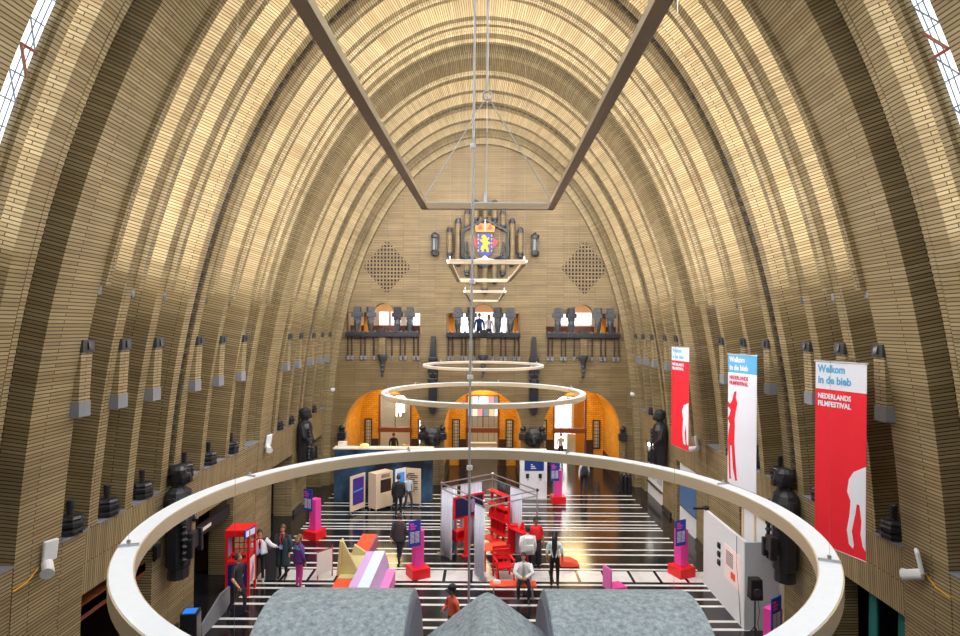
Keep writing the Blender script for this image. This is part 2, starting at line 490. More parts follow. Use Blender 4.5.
# projecting brick voussoir edge of each arch
# barrel passages behind the arches
YB = 36.6
mb = MB()
for c in AX:
    arcp = [(c + AR, 0.0, 0), ] + [(c + AR * math.cos(PI * k / 24), AZ + AR * math.sin(PI * k / 24), AZ + AR * PI * k / 24) for k in range(25)] + [(c - AR, 0.0, 2 * AZ + AR * PI)]
    sweep(mb, with_normals(arcp), YW + .5, YB, 0, .3)
struct('wall_far_passages', mb, M_AMBER)
bw = []
for c in AX:
    bw += [[(c - .95, -.05), (c + .95, -.05), (c + .95, 4.25), (c - .95, 4.25)]]
    for sd in (-1, 1):
        x = c + sd * 1.62; bw.append([(x - .2, 1.1), (x + .2, 1.1), (x + .2, 2.75), (x - .2, 2.75)])
vs, fs = plate([(-9.3, -.1), (9.3, -.1), (9.3, 6), (-9.3, 6)], bw, .2)
mb = MB(); mb.add([(x, YB + y, z) for x, y, z in vs], fs); struct('wall_passage_end', mb, M_AMBER)
# plinths in the passages
mb = MB()
for c in AX:
    for sd in (-1, 1):
        mb.bx(c + sd * (AR - .06), c + sd * (AR + .05), YW + .1, YB, 0, .95)
        mb.bx(c + sd * 1.0, c + sd * 1.42, YB - .1, YB + .02, 0, 1.6)
struct('baseboard_passages', mb, M_DKWOOD)
# rooms beyond
mb = MB(); mb.bx(-9.3, 9.3, 41.4, 41.6, 0, 6); mb.bx(-9.3, 9.3, 36.8, 41.6, 5.9, 6.1)
for x in (-9.3, -2.7, 2.7, 9.3): mb.bx(x - .1, x + .1, 36.8, 41.5, 0, 6)
struct('wall_rooms_beyond', mb, M_PALE)
wn = 5
for ai, c in enumerate(AX):
    fr = MB()
    for x in (-.95, .95): fr.bx(c + x - .05, c + x + .05, YB - .04, YB + .2, 0, 4.25)
    fr.bx(c - 1, c + 1, YB - .05, YB + .2, 4.2, 4.28); fr.bx(c - 1.02, c + 1.02, YB - .1, YB + .22, 2.0, 2.28)
    fr.bx(c - .02, c + .02, YB + .02, YB + .1, 2.28, 4.2)
    f = struct('window_%d' % wn, fr, M_OAK)
    g = MB(); g.bx(c - .9, c + .9, YB + .05, YB + .06, 2.28, 4.2); g.build('pane', M_GLASS, f)
    wn += 1
    for sd in (-1, 1):
        x = c + sd * 1.62; fr = MB()
        for dx in (-.2, .2): fr.bx(x + dx - .04, x + dx + .04, YB - .04, YB + .1, 1.06, 2.79)
        for z in (1.08, 2.77): fr.bx(x - .22, x + .22, YB - .04, YB + .1, z - .04, z + .04)
        for k in range(1, 8): fr.bx(x - .2, x + .2, YB, YB + .04, 1.1 + k * .206 - .012, 1.1 + k * .206 + .012)
        fr.bx(x - .1, x - .075, YB, YB + .04, 1.1, 2.75); fr.bx(x + .075, x + .1, YB, YB + .04, 1.1, 2.75)
        f = struct('window_%d' % wn, fr, M_DKWOOD)
        g = MB(); g.bx(x - .2, x + .2, YB + .05, YB + .06, 1.1, 2.75); g.build('pane', M_GLASS, f); wn += 1
M_DAY2 = mat('daylit_glazing', (240, 244, 250), .5, emit=(244, 244, 246), estr=3.5)
for x0, x1, z0, z1 in ((4.7, 6.1, .1, 5.4), (-5.0, -4.2, .4, 2.3), (-5.9, -5.3, 2.5, 4.6)):
    fr = MB()
    for x in (x0, (x0 + x1) / 2, x1): fr.bx(x - .03, x + .03, 41.3, 41.4, z0, z1)
    fr.bx(x0, x1, 41.3, 41.4, z0 - .05, z0); fr.bx(x0, x1, 41.3, 41.4, z1, z1 + .05)
    f = struct('window_%d' % wn, fr, M_WHITE); wn += 1
    g = MB(); g.bx(x0, x1, 41.36, 41.38, z0, z1); g.build('pane', M_DAY2, f)
# upper gallery rooms behind the three openings
M_DAY = mat('daylit_window', (240, 244, 250), .5, emit=(236, 242, 252), estr=1.5)
mb = MB()
mb.bx(-9, 9, 34.6, 34.7, 7.3, 10.6); mb.bx(-9, 9, 32.5, 34.7, 10.5, 10.6)
for x in (-8, -2.65, 2.65, 8): mb.bx(x - .05, x + .05, 32.5, 34.6, 7.3, 10.5)
struct('wall_gallery', mb, M_PALE)
mb = MB(); mb.bx(-9, 9, 32.4, 34.7, 7.2, 7.36); struct('floor_gallery', mb, M_OAK)
for ai, c in enumerate(AX):
    cc = c * 1.06
    wins = {0: [(-.35, .25), (.32, .95), (1.2, 2.1), (-2.6, -2.2)], 1: [(-1.35, -.8), (-.65, .65), (.75, 1.35)], 2: [(-1.3, -.7), (-.6, .62)]}[ai]
    z0 = {0: 8.45, 1: 7.9, 2: 8.5}[ai]
    for a, b in wins:
        fr = MB(); x0, x1 = cc + a, cc + b
        for x in (x0, x1): fr.bx(x - .04, x + .04, 34.5, 34.6, z0, 9.62)
        fr.bx(x0, x1, 34.5, 34.6, 9.58, 9.65); fr.bx(x0, x1, 34.5, 34.6, z0 - .04, z0 + .04)
        f = struct('window_%d' % wn, fr, M_WHITE); wn += 1
        g = MB(); g.bx(x0, x1, 34.55, 34.57, z0, 9.6); g.build('pane', M_DAY, f)
# entrance-end wall behind the spectator
mb = MB(); mb.bx(-9.3, 9.3, -6.3, -6.0, -.1, 19.4); struct('wall_near', mb, M_BRICKW)
# balcony the spectator stands at
mb = MB(); mb.bx(-8, 8, -6, 1.6, 6.5, 6.7); mb.bx(-8, 8, 1.5, 3.25, 6.3, 6.68); struct('floor_balcony', mb, M_DARKST)
# ================================================================ THINGS ON THE WALLS
ORD = ['first', 'second', 'third', 'fourth', 'fifth', 'sixth', 'seventh', 'eighth', 'ninth', 'tenth', 'eleventh', 'twelfth']
SIDE = {-1: 'left', 1: 'right'}
def vert(mb, **k): return mb
# --- plumb brick tongues with stone cap and sloping stone foot
def make_tongue(w):
    SHR = Matrix(((1, 0, -.055, .445), (0, 1, 0, 0), (0, 0, 1, 0), (0, 0, 0, 1)))
    root = thing('hanging_pilaster', 'x', 'pilaster')
    t = MB(); t.bx(-.02, .72, -w / 2, w / 2, 6.88, 7.86).xform(SHR); t.build('brick_shaft', M_BRICK, root)
    t = MB(); t.bx(-.05, .7, -w / 2 - .01, w / 2 + .01, 7.86, 8.1); t.build('stone_cap', M_DARKST, root)
    k = MB(); k.prism([(-.09, 7.92), (-.05, 7.9), (-.05, 8.06), (-.07, 8.06)], .1, Matrix.Translation((0, -.05, 0)))
    k.build('cap_boss', M_BLACK, root)
    t = MB(); t.prism([(-.05, 6.6), (.7, 6.6), (.7, 6.9), (-.04, 6.9)], w + .02, SHR @ Matrix.Translation((0, -w / 2 - .01, 0))); t.build('stone_foot', M_GREYST, root)
    return root
TE = [11.66, 12.92, 14.28, 16.37, 17.84, 19.5]; TE2 = [24.1, 25.58, 27.52, 29.05, 30.45]
proto = None
for sd in (-1, 1):
    for bay, es in (('front', TE), ('rear', TE2)):
        for i, e in enumerate(es):
            if proto is None: proto = o = make_tongue(.33)
            else: o = copy_tree(proto)
            o.location = (sd * (wz(8.1) - .0), e + .16, 0); o.rotation_euler = (0, 0, 0 if sd > 0 else PI)
            tag(o, 'grey-footed brick pilaster, %s from front in the %s bay, %s wall' % (ORD[i], bay, SIDE[sd]), 'pilaster', 'hanging pilasters on the side walls')
# --- black corbels under the cut end of each lip
cz = None
for sd in (-1, 1):
    for i, e in enumerate(LIPS[1:-1]):
        if cz is None:
            cz = MB(); cz.box((.3, .085, -.1), (.4, .15, .18)); cz.box((.36, .085, -.25), (.24, .12, .16), taper=1.3)
            cz = o = cz.build('corbel', M_BLACK, bevel=.015)
        else: o = cz.copy(); C.objects.link(o)
        o.location = (sd * (wz(9.2) - .06), e, 9.18); o.rotation_euler = (0, 0, 0 if sd > 0 else PI)
        if sd < 0: o.location.y += .18
        tag(o, 'small black stone corbel ending the brick lip, %s from the front, %s wall' % (ORD[i], SIDE[sd]), 'corbel', 'corbels on the side walls')
# --- black lobed finials standing on the sills
def make_finial():
    root = thing('stone_finial', 'x', 'finial')
    m = MB(); m.lathe([(.15, 0), (.24, .03), (.25, .1), (.2, .14), (.25, .18), (.25, .25), (.2, .29), (.23, .33), (.2, .38), (.08, .4)], 24, lobes=8, amp=.07); m.build('lobed_body', M_BLACK, root, smooth=False)
    m = MB(); m.lathe([(.06, .38), (.06, .5), (.07, .5), (.07, .68), (.05, .7)], 12); m.build('neck', M_BLACK, root)
    return root
FP = [12.3, 13.5, 14.9, 17.0, 18.5, 20.15]; FP2 = [24.7, 26.1, 28.1, 29.6]
pf = None
for sd in (-1, 1):
    for bay, es in (('front', FP), ('rear', FP2)):
        for i, e in enumerate(es):
            if pf is None: pf = o = make_finial()
            else: o = copy_tree(pf)
            o.location = (sd * 8.4, e, SILL + .03)
            tag(o, 'black lobed stone sill finial, %s from front in the %s bay, %s wall' % (ORD[i], bay, SIDE[sd]), 'finial', 'stone finials on the sills')
# --- tall black guardian statues on the paired ribs
def make_statue():
    root = thing('wall_statue', 'x', 'statue')
    m = MB()   # the figure faces -X locally (into the hall), standing 3.1 m
    m.lathe([(.2, 0), (.26, .02), (.25, .3), (.3, .35), (.31, 1.1), (.33, 1.5), (.36, 2.1), (.3, 2.3), (.16, 2.42), (.15, 2.52)], 10, sx=1.0, sy=1.15)
    m.ball((-.05, 0, 2.68), .24, 12, sx=1.1, sy=.95, sz=1.1)
    m.box((-.27, 0, 2.62), (.16, .16, .16), taper=.7)
    m.lathe([(.26, 2.78), (.25, 2.88), (.15, 2.98), (.04, 3.02)], 12, (-.02, 0, 0))
    b = m.build('body', M_BLACK, root, smooth=False)
    h = MB(); h.box((-.36, -.05, 1.0), (.2, .5, .42), taper=.8); h.box((-.42, .22, .85), (.16, .14, .5)); h.box((-.44, -.25, .95), (.18, .14, .6), taper=.8)
    h.build('carved_shield', M_BLACK, root, bevel=.03)
    for s in (-1, 1):
        a = MB(); a.tube([(-.02, s * .4, 2.2), (-.12, s * .46, 1.75), (-.33, s * .25, 1.45)], [.12, .11, .08], 8); a.build('arm', M_BLACK, root)
    r = MB()
    for k in range(9): r.lathe([(.05, 0), (.09, .05), (.05, .1)], 8, (-.3, .3, .55 + k * .17))
    r.tube([(-.3, .3, .5), (-.3, .3, 2.1)], .05, 6)
    r.build('beaded_staff', M_BLACK, root)
    return root
ps = None
for sd in (-1, 1):
    for bay, e in (('near', 15.95), ('far', 27.2)):
        if ps is None: ps = o = make_statue()
        else: o = copy_tree(ps)
        o.location = (sd * 8.02, e, 1.72); o.rotation_euler = (0, 0, 0 if sd > 0 else PI)
        tag(o, '%s tall black stone guardian figure mounted on the %s wall' % ('nearer' if bay == 'near' else 'farther', SIDE[sd]), 'statue', 'guardian statues')
# --- white antenna and camera pairs on the piers
def make_cam():
    root = thing('security_camera', 'x', 'security camera')
    m = MB(); m.box((-.12, 0, .3), (.07, .26, .42), rz=.5, ry=-.2); m.build('antenna_panel', M_WHITE, root, bevel=.03)
    m = MB(); m.tube([(-.06, .0, .06), (-.2, -.16, -.02), (-.24, -.24, -.05)], [.1, .1, .12], 14); m.build('camera_housing', M_WHITE, root)
    m = MB(); m.tube([(.04, .02, .1), (-.05, 0, .16), (-.1, 0, .2)], .02, 8); m.tube([(.04, .02, .1), (-.06, 0, .06)], .02, 8); m.build('bracket', M_STEEL, root)
    return root
pc = None
for sd, e, z, l in ((-1, 11.35, 3.85, 'white camera and antenna panel on the near pier, left wall'), (1, 11.2, 3.8, 'white camera and antenna panel on the near pier, right wall'),
                    (-1, 22.95, 3.75, 'small white camera on the far broad pier of the left wall'), (1, 22.9, 3.8, 'small white camera beside the farthest red banner, right wall')):
    if pc is None: pc = o = make_cam()
    else: o = copy_tree(pc)
    o.location = (sd * (wz(z) - .05), e, z); o.rotation_euler = (0, 0, 0 if sd > 0 else PI)
    if sd < 0: o.scale = (1, -1, 1)
    tag(o, l, 'security camera', 'wall cameras')
for sd in (-1, 1):
    m = MB(); m.tube([(sd * (wz(3.9) - .06), 11.2, 3.88), (sd * (wz(3.7) - .05), 10.95, 3.72), (sd * (wz(3.68) - .04), 10.65, 3.68), (sd * 8.9, 10.5, 3.68)], .012, 6)
    tag(m.build('cable', M_GOLD), 'thin yellow cable running from the camera on the near pier, %s wall' % SIDE[sd], 'cable')
for x, z, l in ((-7.92, 5.05, 'small white dome camera at the left edge of the end wall'), (7.92, 4.9, 'small white dome camera at the right edge of the end wall')):
    r = thing('dome_camera', l, 'security camera', (x, 31.98, z))
    m = MB(); m.ball((0, -.12, 0), .13, 12); m.build('dome', M_WHITE, r, smooth=True)
    m = MB(); m.box((0, -.02, .08), (.14, .06, .14)); m.build('mount', M_STEEL, r)

# ---------------------------------------------------------------- end wall furniture
def onwall(mb, name, m, parent=None, **k): return mb.build(name, m, parent, **k)
# coat of arms
ca = thing('coat_of_arms', 'hexagonal coat of arms with golden lion shield between brick organ pipes', 'coat of arms', (.08, YW, 12.83))
K = .00919
def hexpts(s): return [(0, 1.33 * s), (1.25 * s, .62 * s), (1.25 * s, -.75 * s), (0, -1.33 * s), (-1.25 * s, -.75 * s), (-1.25 * s, .62 * s)]
vs, fs = plate(hexpts(1.0), [hexpts(.9)], .3)
m = MB(); m.add([(x, y - .36, z) for x, y, z in vs], fs); m.build('hexagon_frame', M_BLACK, ca)
m = MB(); m.prism(hexpts(.92), .1, Matrix.Translation((0, -.12, 0))); m.build('back_panel', M_BRICKW, ca)
def flat(name, pts, y, d, mtl, par): 
    m = MB(); m.prism(pts, d, Matrix.Translation((0, y, 0))); return m.build(name, mtl, par)
M_BLUESH = mat('royal_blue_enamel', (48, 70, 132), .4); M_REDE = mat('dull_red_enamel', (176, 64, 58), .5); M_SILV = mat('silver_grey', (200, 204, 210), .4, .3)
flat('mantle', [(-.72, .05), (-.3, .42), (.3, .42), (.72, .05), (.35, -.4), (-.35, -.4)], -.2, .06, M_REDE, ca)
sh = flat('shield', [(-.42, .5), (.42, .5), (.42, -.5), (.2, -.68), (0, -.74), (-.2, -.68), (-.42, -.5)], -.3, .1, M_BLUESH, ca)
lion = [(-.2, -.5), (-.08, -.48), (-.04, -.3), (.08, -.36), (.08, -.5), (.2, -.48), (.18, -.28), (.12, -.15), (.2, -.05), (.24, -.12), (.28, .0), (.16, .06), (.12, .12), (.22, .2), (.2, .3), (.1, .22),
        (.06, .34), (-.04, .42), (-.16, .38), (-.2, .26), (-.1, .24), (-.2, .14), (-.26, .2), (-.26, .08), (-.12, .04), (-.1, -.1), (-.2, -.2), (-.24, -.36), (-.14, -.42)]
flat('lion', lion, -.34, .05, M_GOLD, sh)
m = MB()
for i in range(5):
    for sx in (-.35, .35): m.box((sx, -.31, .38 - i * .2), (.05, .03, .09))
m.build('billets', M_GOLD, sh)
M_CROWN = mat('orange_crown_enamel', (204, 134, 60), .5)
cr = flat('crown', [(-.48, .56), (.48, .56), (.56, 1.0), (.36, .9), (.26, 1.08), (.1, .98), (0, 1.2), (-.1, .98), (-.26, 1.08), (-.36, .9), (-.56, 1.0)], -.32, .12, M_CROWN, ca)
for x in (-.26, .26): 
    m = MB(); m.prism([(x - .14, .74), (x, .68), (x + .14, .74), (x, .98)], .04, Matrix.Translation((0, -.345, 0))); m.build('crown_lining', M_REDE, cr)
m = MB(); m.tube([(0, -.36, .6), (0, -.36, 1.22)], .03, 6); m.build('crown_arch', M_SILV, cr)
flat('scroll', [(-.5, -.86), (-.2, -.82), (0, -.66), (.2, -.82), (.5, -.86), (.46, -1.02), (-.46, -1.02)], -.34, .1, M_SILV, ca)
for sx in (-1, 1):
    m = MB(); m.tube([(sx * .95, -.2, .05), (sx * .98, -.22, -.35), (sx * .8, -.22, -.72), (sx * .55, -.22, -.8)], [.06, .07, .08, .06], 8); m.build('side_ornament', M_BLACK, ca)
def pipe(x, z0, z1, r=.15):
    m = MB(); m.tube([(x, -.16, z0), (x, -.16, z1)], r, 14); p = m.build('brick_pipe', M_BRICKW, ca)
    for z, d in ((z1, 1), (z0, -1)):
        if abs(z) < .3: continue
        q = MB(); q.lathe([(r * 1.15, 0), (r * 1.15, .1), (r * .9, .14), (r * .95, .24), (r * .35, .3)] if d > 0 else [(r * .35, -.3), (r * .95, -.24), (r * .9, -.14), (r * 1.15, -.1), (r * 1.15, 0)], 12, (x, -.16, z)); q.build('pipe_cap', M_BLACK, p)
for sx in (-1, 1):
    pipe(sx * .5, 1.33, 2.0); pipe(sx * .5, -1.85, -1.1)
    pipe(sx * .94, .95, 1.5); pipe(sx * .94, -1.45, -.9)
    pipe(sx * 1.43, -.95, 1.02); pipe(sx * 1.87, -.5, .55)
pipe(0, -2.4, -1.33, .16); pipe(0, 1.33, 1.9, .12)
m = MB(); m.lathe([(.16, 1.9), (.13, 2.05), (.2, 2.1), (.13, 2.2), (.1, 2.45), (.03, 2.75)], 10, (0, -.2, 0)); m.build('top_spike', M_GREYST, ca)
for sx in (-1, 1):
    m = MB()
    for k in range(8): m.box((sx * 1.65, -.03, .4 - k * .12), (.18, .1, .05))
    m.bx(sx * 1.65 - .02, sx * 1.65 + .02, -.05, .0, -.5, .45); m.build('slot_grille', M_DKWOOD, ca)
    m = MB()
    for k in range(6): m.box((sx * .25, -.03, 1.5 + k * .1), (.16, .1, .04))
    m.bx(sx * .25 - .02, sx * .25 + .02, -.05, .0, 1.45, 2.05); m.build('slot_grille', M_DKWOOD, ca)
# wall lanterns either side
for sx in (-1, 1):
    r = thing('wall_lantern', 'black wall lantern %s of the coat of arms' % SIDE[sx], 'lantern', (.08 + sx * 2.64, YW, 12.75))
    m = MB(); m.lathe([(.06, -.65), (.2, -.58), (.22, -.36), (.13, -.3)], 10, (0, -.24, 0)); m.build('base', M_BLACK, r)
    m = MB(); m.lathe([(.13, -.3), (.12, .3)], 8, (0, -.24, 0)); m.build('glass', M_GREYST, r)
    m = MB(); m.lathe([(.13, .3), (.22, .34), (.22, .5), (.08, .6), (.03, .66)], 10, (0, -.24, 0)); m.build('hood', M_BLACK, r)
    m = MB()
    for k in range(4):
        a = k * PI / 2 + .4; m.tube([(.16 * math.cos(a), -.24 + .16 * math.sin(a), -.36), (.16 * math.cos(a), -.24 + .16 * math.sin(a), .34)], .025, 5)
    m.build('cage', M_BLACK, r)
    m = MB(); m.box((0, -.03, .42), (.12, .08, .12)); m.box((0, -.1, .42), (.06, .2, .06)); m.build('bracket', M_BLACK, r)
# diamond ventilation lattices
for c, l in ((-5.12, 'left'), (5.38, 'right')):
    r = thing('ventilation_lattice', 'diamond of small square holes in the end wall, %s of the crest' % l, 'ventilation lattice', (c, YW, 11.55))
    a, b = 1.26, 1.42
    m = MB(); m.prism([(-a, 0), (0, b), (a, 0), (0, -b)], .02, Matrix.Translation((0, -.02, 0))); m.build('dark_holes', M_DARKROOM, r)
    m = MB(); n = 7
    for k in range(-n, n + 1):
        x = a * k / n; hh = b * (1 - abs(k) / n)
        if hh > .02: m.bx(x - .038, x + .038, -.05, -.01, -hh, hh)
        z = b * k / n; ww = a * (1 - abs(k) / n)
        if ww > .02: m.bx(-ww, ww, -.048, -.012, z - .042, z + .042)
    m.build('brick_grid', M_BRICKW, r)
# gallery openings: parapet beam with hanging rods, four cross-shaped mullion figures each
OPN = ['left', 'centre', 'right']
RODS = [-1.84, -1.63, -1.14, -.93, -.47, .49, .94, 1.18, 1.65, 1.88]
FIG = [(-1.35, 'outer left'), (-.64, 'inner left'), (.77, 'inner right'), (1.43, 'outer right')]
pb = pfig = None
for ai, c in enumerate(AX):
    if pb is None:
        pb = o = thing('gallery_parapet', 'x', 'parapet')
        m = MB(); m.box((0, -.12, 7.98), (3.9, .3, .24))
        for k in range(14): m.box((-1.8 + k * .277, -.14, 8.13), (.14, .2, .1), taper=.7)
        m.box((0, -.16, 8.1), (.36, .3, .3)); m.build('beam', M_BLACK, o)
        for x in RODS:
            m = MB(); m.tube([(x, -.08, 6.85), (x, -.08, 7.88)], .045, 6); q = m.build('rod', M_DKWOOD, o)
            m = MB(); m.lathe([(.05, -.2), (.09, -.14), (.05, -.1), (.09, -.06), (.09, .02)], 8, (x, -.08, 6.82)); m.build('rod_tip', M_GREYST, q)
        m = MB(); m.box((0, -.14, 7.35), (.34, .26, .9)); m.build('stone_shaft', M_BRICKW, o)
        m = MB(); m.lathe([(.02, -1.05), (.08, -.95), (.05, -.85), (.1, -.7), (.06, -.62), (.13, -.45), (.08, -.38), (.2, -.1), (.26, 0), (.26, .16)], 10, (0, -.2, 6.78), sy=.75); m.build('corbel', M_DARKST, o)
    else: o = copy_tree(pb)
    o.location = (c, YW, 0)
    tag(o, 'black parapet beam with hanging brown rods under the %s gallery opening' % OPN[ai], 'parapet', 'gallery parapets')
    for x, l in FIG:
        if pfig is None:
            m = MB()
            m.box((0, 0, 1.18), (.36, .22, .3)); m.box((0, 0, .92), (.56, .26, .24)); m.box((0, 0, .72), (.34, .2, .2))
            m.lathe([(.05, -.08), (.17, 0), (.1, .02), (.13, .15), (.18, .45), (.15, .64)], 10); m.box((0, -.12, 1.1), (.1, .06, .1)); m.box((0, -.13, .3), (.06, .1, .5))
            pfig = o = m.build('mullion_figure', M_DARKST, bevel=.02)
        else: o = pfig.copy(); C.objects.link(o)
        o.location = (c + x, YW - .14, 8.1); o.rotation_euler = (0, 0, {-1.35: 0, -.64: .5, .77: -.5, 1.43: 0}[x])
        tag(o, 'dark cross-shaped stone mullion figure, %s in the %s gallery opening' % (l, OPN[ai]), 'stone figure', 'gallery mullion figures')
# orange shutters and timber parapets inside the gallery
SHU = {0: [(-1.62, -1.3), (-1.15, -.7)], 1: [(-1.88, -1.45), (1.5, 1.9)], 2: [(.75, 1.35), (1.5, 1.75)]}
for ai, c in enumerate(AX):
    for k, (a, b) in enumerate(SHU[ai]):
        m = MB(); m.bx(c + a, c + b, YW + .62, YW + .68, 7.4, 9.15)
        for q in range(3): m.bx(c + a + .02, c + b - .02, YW + .6, YW + .62, 7.6 + q * .5, 7.98 + q * .5)
        tag(m.build('shutter', M_ORANGE), 'orange shutter, %s one behind the %s gallery opening' % (('left', 'right')[k], OPN[ai]), 'shutter')
    if ai != 1:
        m = MB(); m.bx(c - 2.0, c + 2.0, 33.2, 33.3, 7.36, 8.45)
        for q in range(13): m.bx(c - 1.98 + q * .31, c - 1.72 + q * .31, 33.16, 33.2, 7.42, 8.38)
        tag(m.build('timber_balustrade', M_OAK), 'brown timber balustrade inside the %s gallery' % OPN[ai], 'balustrade')
    m = MB(); n = 14
    m.prism([(c * 1.03 + .6 * math.cos(PI * k / n), 9.2 + .5 * math.sin(PI * k / n)) for k in range(n + 1)], .05, Matrix.Translation((0, 33.0, 0)))
    tag(m.build('fanlight', mat('peach_fanlight_glow', (226, 170, 118), .6, emit=(236, 176, 120), estr=.45)), 'peach half-round fanlight over the %s gallery opening' % OPN[ai], 'fanlight')  # glow put into the peach material so it looks lit
# totem pilasters and eagle heads between the arches
pt = pe = None
for i, x in enumerate((-2.62, 2.7)):
    s = ('left', 'right')[i]
    if pt is None:
        pt = o = thing('totem_pilaster', 'x', 'pilaster')
        m = MB(); m.box((0, -.14, 7.35), (.36, .26, 1.1), taper=.62); m.build('tapered_head', M_BLACK, o)
        m = MB()
        for z, w_, h_ in ((6.68, .5, .22), (6.4, .42, .3), (6.08, .56, .24), (5.85, .44, .2), (5.55, .52, .3)): m.box((0, -.17, z), (w_, .34, h_))
        m.box((0, -.33, 6.08), (.16, .1, .4), taper=.6); m.box((0, -.33, 5.55), (.2, .1, .2), taper=.6); m.build('carved_blocks', M_BLACK, o, bevel=.03)
        m = MB(); m.box((0, -.12, 4.75), (.46, .24, 1.3)); m.box((0, -.12, 3.98), (.26, .2, .28), taper=1.5); m.build('shaft', M_BLACK, o)
    else: o = copy_tree(pt)
    o.location = (x, YW, 0); tag(o, 'tall black carved totem pilaster on the end wall, %s one' % s, 'pilaster', 'totem pilasters')
    if pe is None:
        pe = o = thing('eagle_head', 'x', 'sculpture')
        m = MB(); m.lathe([(.15, -.5), (.34, -.35), (.42, 0), (.36, .25), (.24, .36)], 12, (0, -.3, 2.6), sy=.8); m.ball((0, -.5, 2.62), .26, 12); m.box((0, -.72, 2.5), (.16, .22, .2), taper=.6); m.build('head', M_BLACK, o)
        m = MB(); m.box((0, -.25, 3.0), (.5, .5, .16), taper=.8); m.build('top_slab', M_DARKST, o)
        for sx in (-1, 1):
            m = MB(); m.box((sx * .24, -.2, 2.72), (.16, .3, .2), ry=sx * .12); m.build('wing', M_BLACK, o)
    else: o = copy_tree(pe)
    o.location = (x, YW, 0); tag(o, 'black stone eagle head on the pier between arches, %s one' % s, 'sculpture', 'eagle heads on the piers')
pk = None
for ai, c in enumerate(AX):
    for sx in (-1, 1):
        if pk is None:
            pk = o = thing('arch_capital', 'x', 'capital')
            m = MB(); m.box((0, -.08, 2.62), (.44, .36, .36)); m.box((0, -.08, 2.84), (.3, .26, .12)); m.build('block', M_BLACK, o, bevel=.03)
            m = MB(); m.ball((0, -.1, 3.03), .17, 12); m.build('ball', M_BLACK, o, smooth=True)
            m = MB(); m.box((0, -.04, 1.22), (.22, .2, 2.44)); m.build('pilaster_shaft', M_BRICKW, o)
        else: o = copy_tree(pk)
        o.location = (c + sx * (AR + .06), YW, 0)
        tag(o, 'black stone ball and block capital, %s side of the %s arch' % (SIDE[sx], OPN[ai]), 'capital', 'arch capitals')

# ---------------------------------------------------------------- hanging light frames, rings and cables
def wire(m, p, q, r=.0012): m.tube([p, q], r, 5)
def ring(label, X, Y, R, z, w_, h_, order):
    r = thing('ring_light', label, 'ring light', (X, Y, z), group='ring lights')
    n = 128
    def band(prof, name, mtl, par):
        m = MB(); k = len(prof)
        for i in range(n):
            a = 2 * PI * i / n
            for rr, zz in prof: m.v.append((rr * math.cos(a), rr * math.sin(a), zz))
        for i in range(n):
            p, q = i * k, ((i + 1) % n) * k
            for j in range(k): m.face((p + j, p + (j + 1) % k, q + (j + 1) % k, q + j))
        return m.build(name, mtl, par)
    band([(R, -h_), (R, -.012), (R - w_, -.012), (R - w_, -h_)], 'housing', M_CHAMP, r)
    band([(R - .015, -.012), (R - .015, 0), (R - w_ + .015, 0), (R - w_ + .015, -.012)], 'led_diffuser', M_LED, r)
    for k in range(order):
        a = 2 * PI * k / order + .35; x, y = (R - w_ / 2) * math.cos(a), (R - w_ / 2) * math.sin(a)
        m = MB(); m.box((x, y, .02), (w_ * .9, .03, .025), rz=a); m.box((x, y, .05), (.03, .03, .06)); cl = m.build('suspension_clip', M_STEEL, r)
        m = MB(); t = HA * (1 - (min(.999, abs(X + x) / WB)) ** 2) ** (1 / PW) - z
        wire(m, (x, y, .04), (x, y, t)); m.build('suspension_wire', M_WIRE, cl)
    return r
ring('largest white-topped ring light hanging nearest the camera', -.06, 8.62, 4.5, HC - 2.62, .25, .2, 8)
ring('middle ring light of the three, hanging before the arches', .03, 17.9, 3.0, HC - 1.9, .17, .13, 6)
ring('smallest and farthest of the three ring lights', .02, 22.0, 2.2, HC - 1.36, .12, .09, 6)
def frame(label, pts, z, w_, h_, hook=None):
    r = thing('frame_light', label, 'frame light', (0, 0, z), group='rectangular frame lights')
    for i in range(4):
        a, b = Vector(pts[i]), Vector(pts[(i + 1) % 4]); d = b - a; L = d.length; c = (a + b) / 2
        m = MB(); m.box((c.x, c.y, h_ / 2), (L + w_, w_, h_), rz=math.atan2(d.y, d.x)); m.box((c.x, c.y, -.004), (L + w_ + .04, w_ + .04, .012), rz=math.atan2(d.y, d.x)); 
        if i % 2 == 0:
            n_ = Vector((d.y, -d.x)).normalized() * (1 if c.x * d.y > 0 else -1); m.box((c.x + n_.x * .03, c.y + n_.y * .03, h_ + .004), (L + w_, w_ + .06, .008), rz=math.atan2(d.y, d.x))  # visor added to cut the fill strip's upward light
        bar = m.build('bar', M_CHAMP, r)
        m = MB(); m.box((c.x, c.y, h_ + .014), (L, w_ * .7, .012), rz=math.atan2(d.y, d.x)); m.build('led_diffuser', M_LED, bar)
        if i % 2 == 0:
            n_ = Vector((d.y, -d.x)).normalized() * (1 if (c.x * d.y - 0 * d.x) > 0 else -1); m = MB(); m.box((c.x + n_.x * (w_ / 2 + .004), c.y + n_.y * (w_ / 2 + .004), h_ / 2 + .012), (L - .1, .008, h_ * .6), rz=math.atan2(d.y, d.x)); m.build('added_fill_led', M_FILL_LED, bar)  # added fill strip on the bar's outer side, out of view
    for i, p in enumerate(pts):
        m = MB(); m.tube([(p[0], p[1], h_), (p[0], p[1], h_ + .12)], .025, 6); k = m.build('corner_clip', M_STEEL, r)
        m = MB(); q = hook if (hook and i in (1, 2)) else (p[0], p[1], HA * (1 - (abs(p[0]) / WB) ** 2) ** (1 / PW))
        wire(m, (p[0], p[1], h_ + .1), (q[0], q[1], q[2] - z), .012 if hook and i in (1, 2) else .0015); m.build('suspension_wire', M_CABLE, k)
    return r
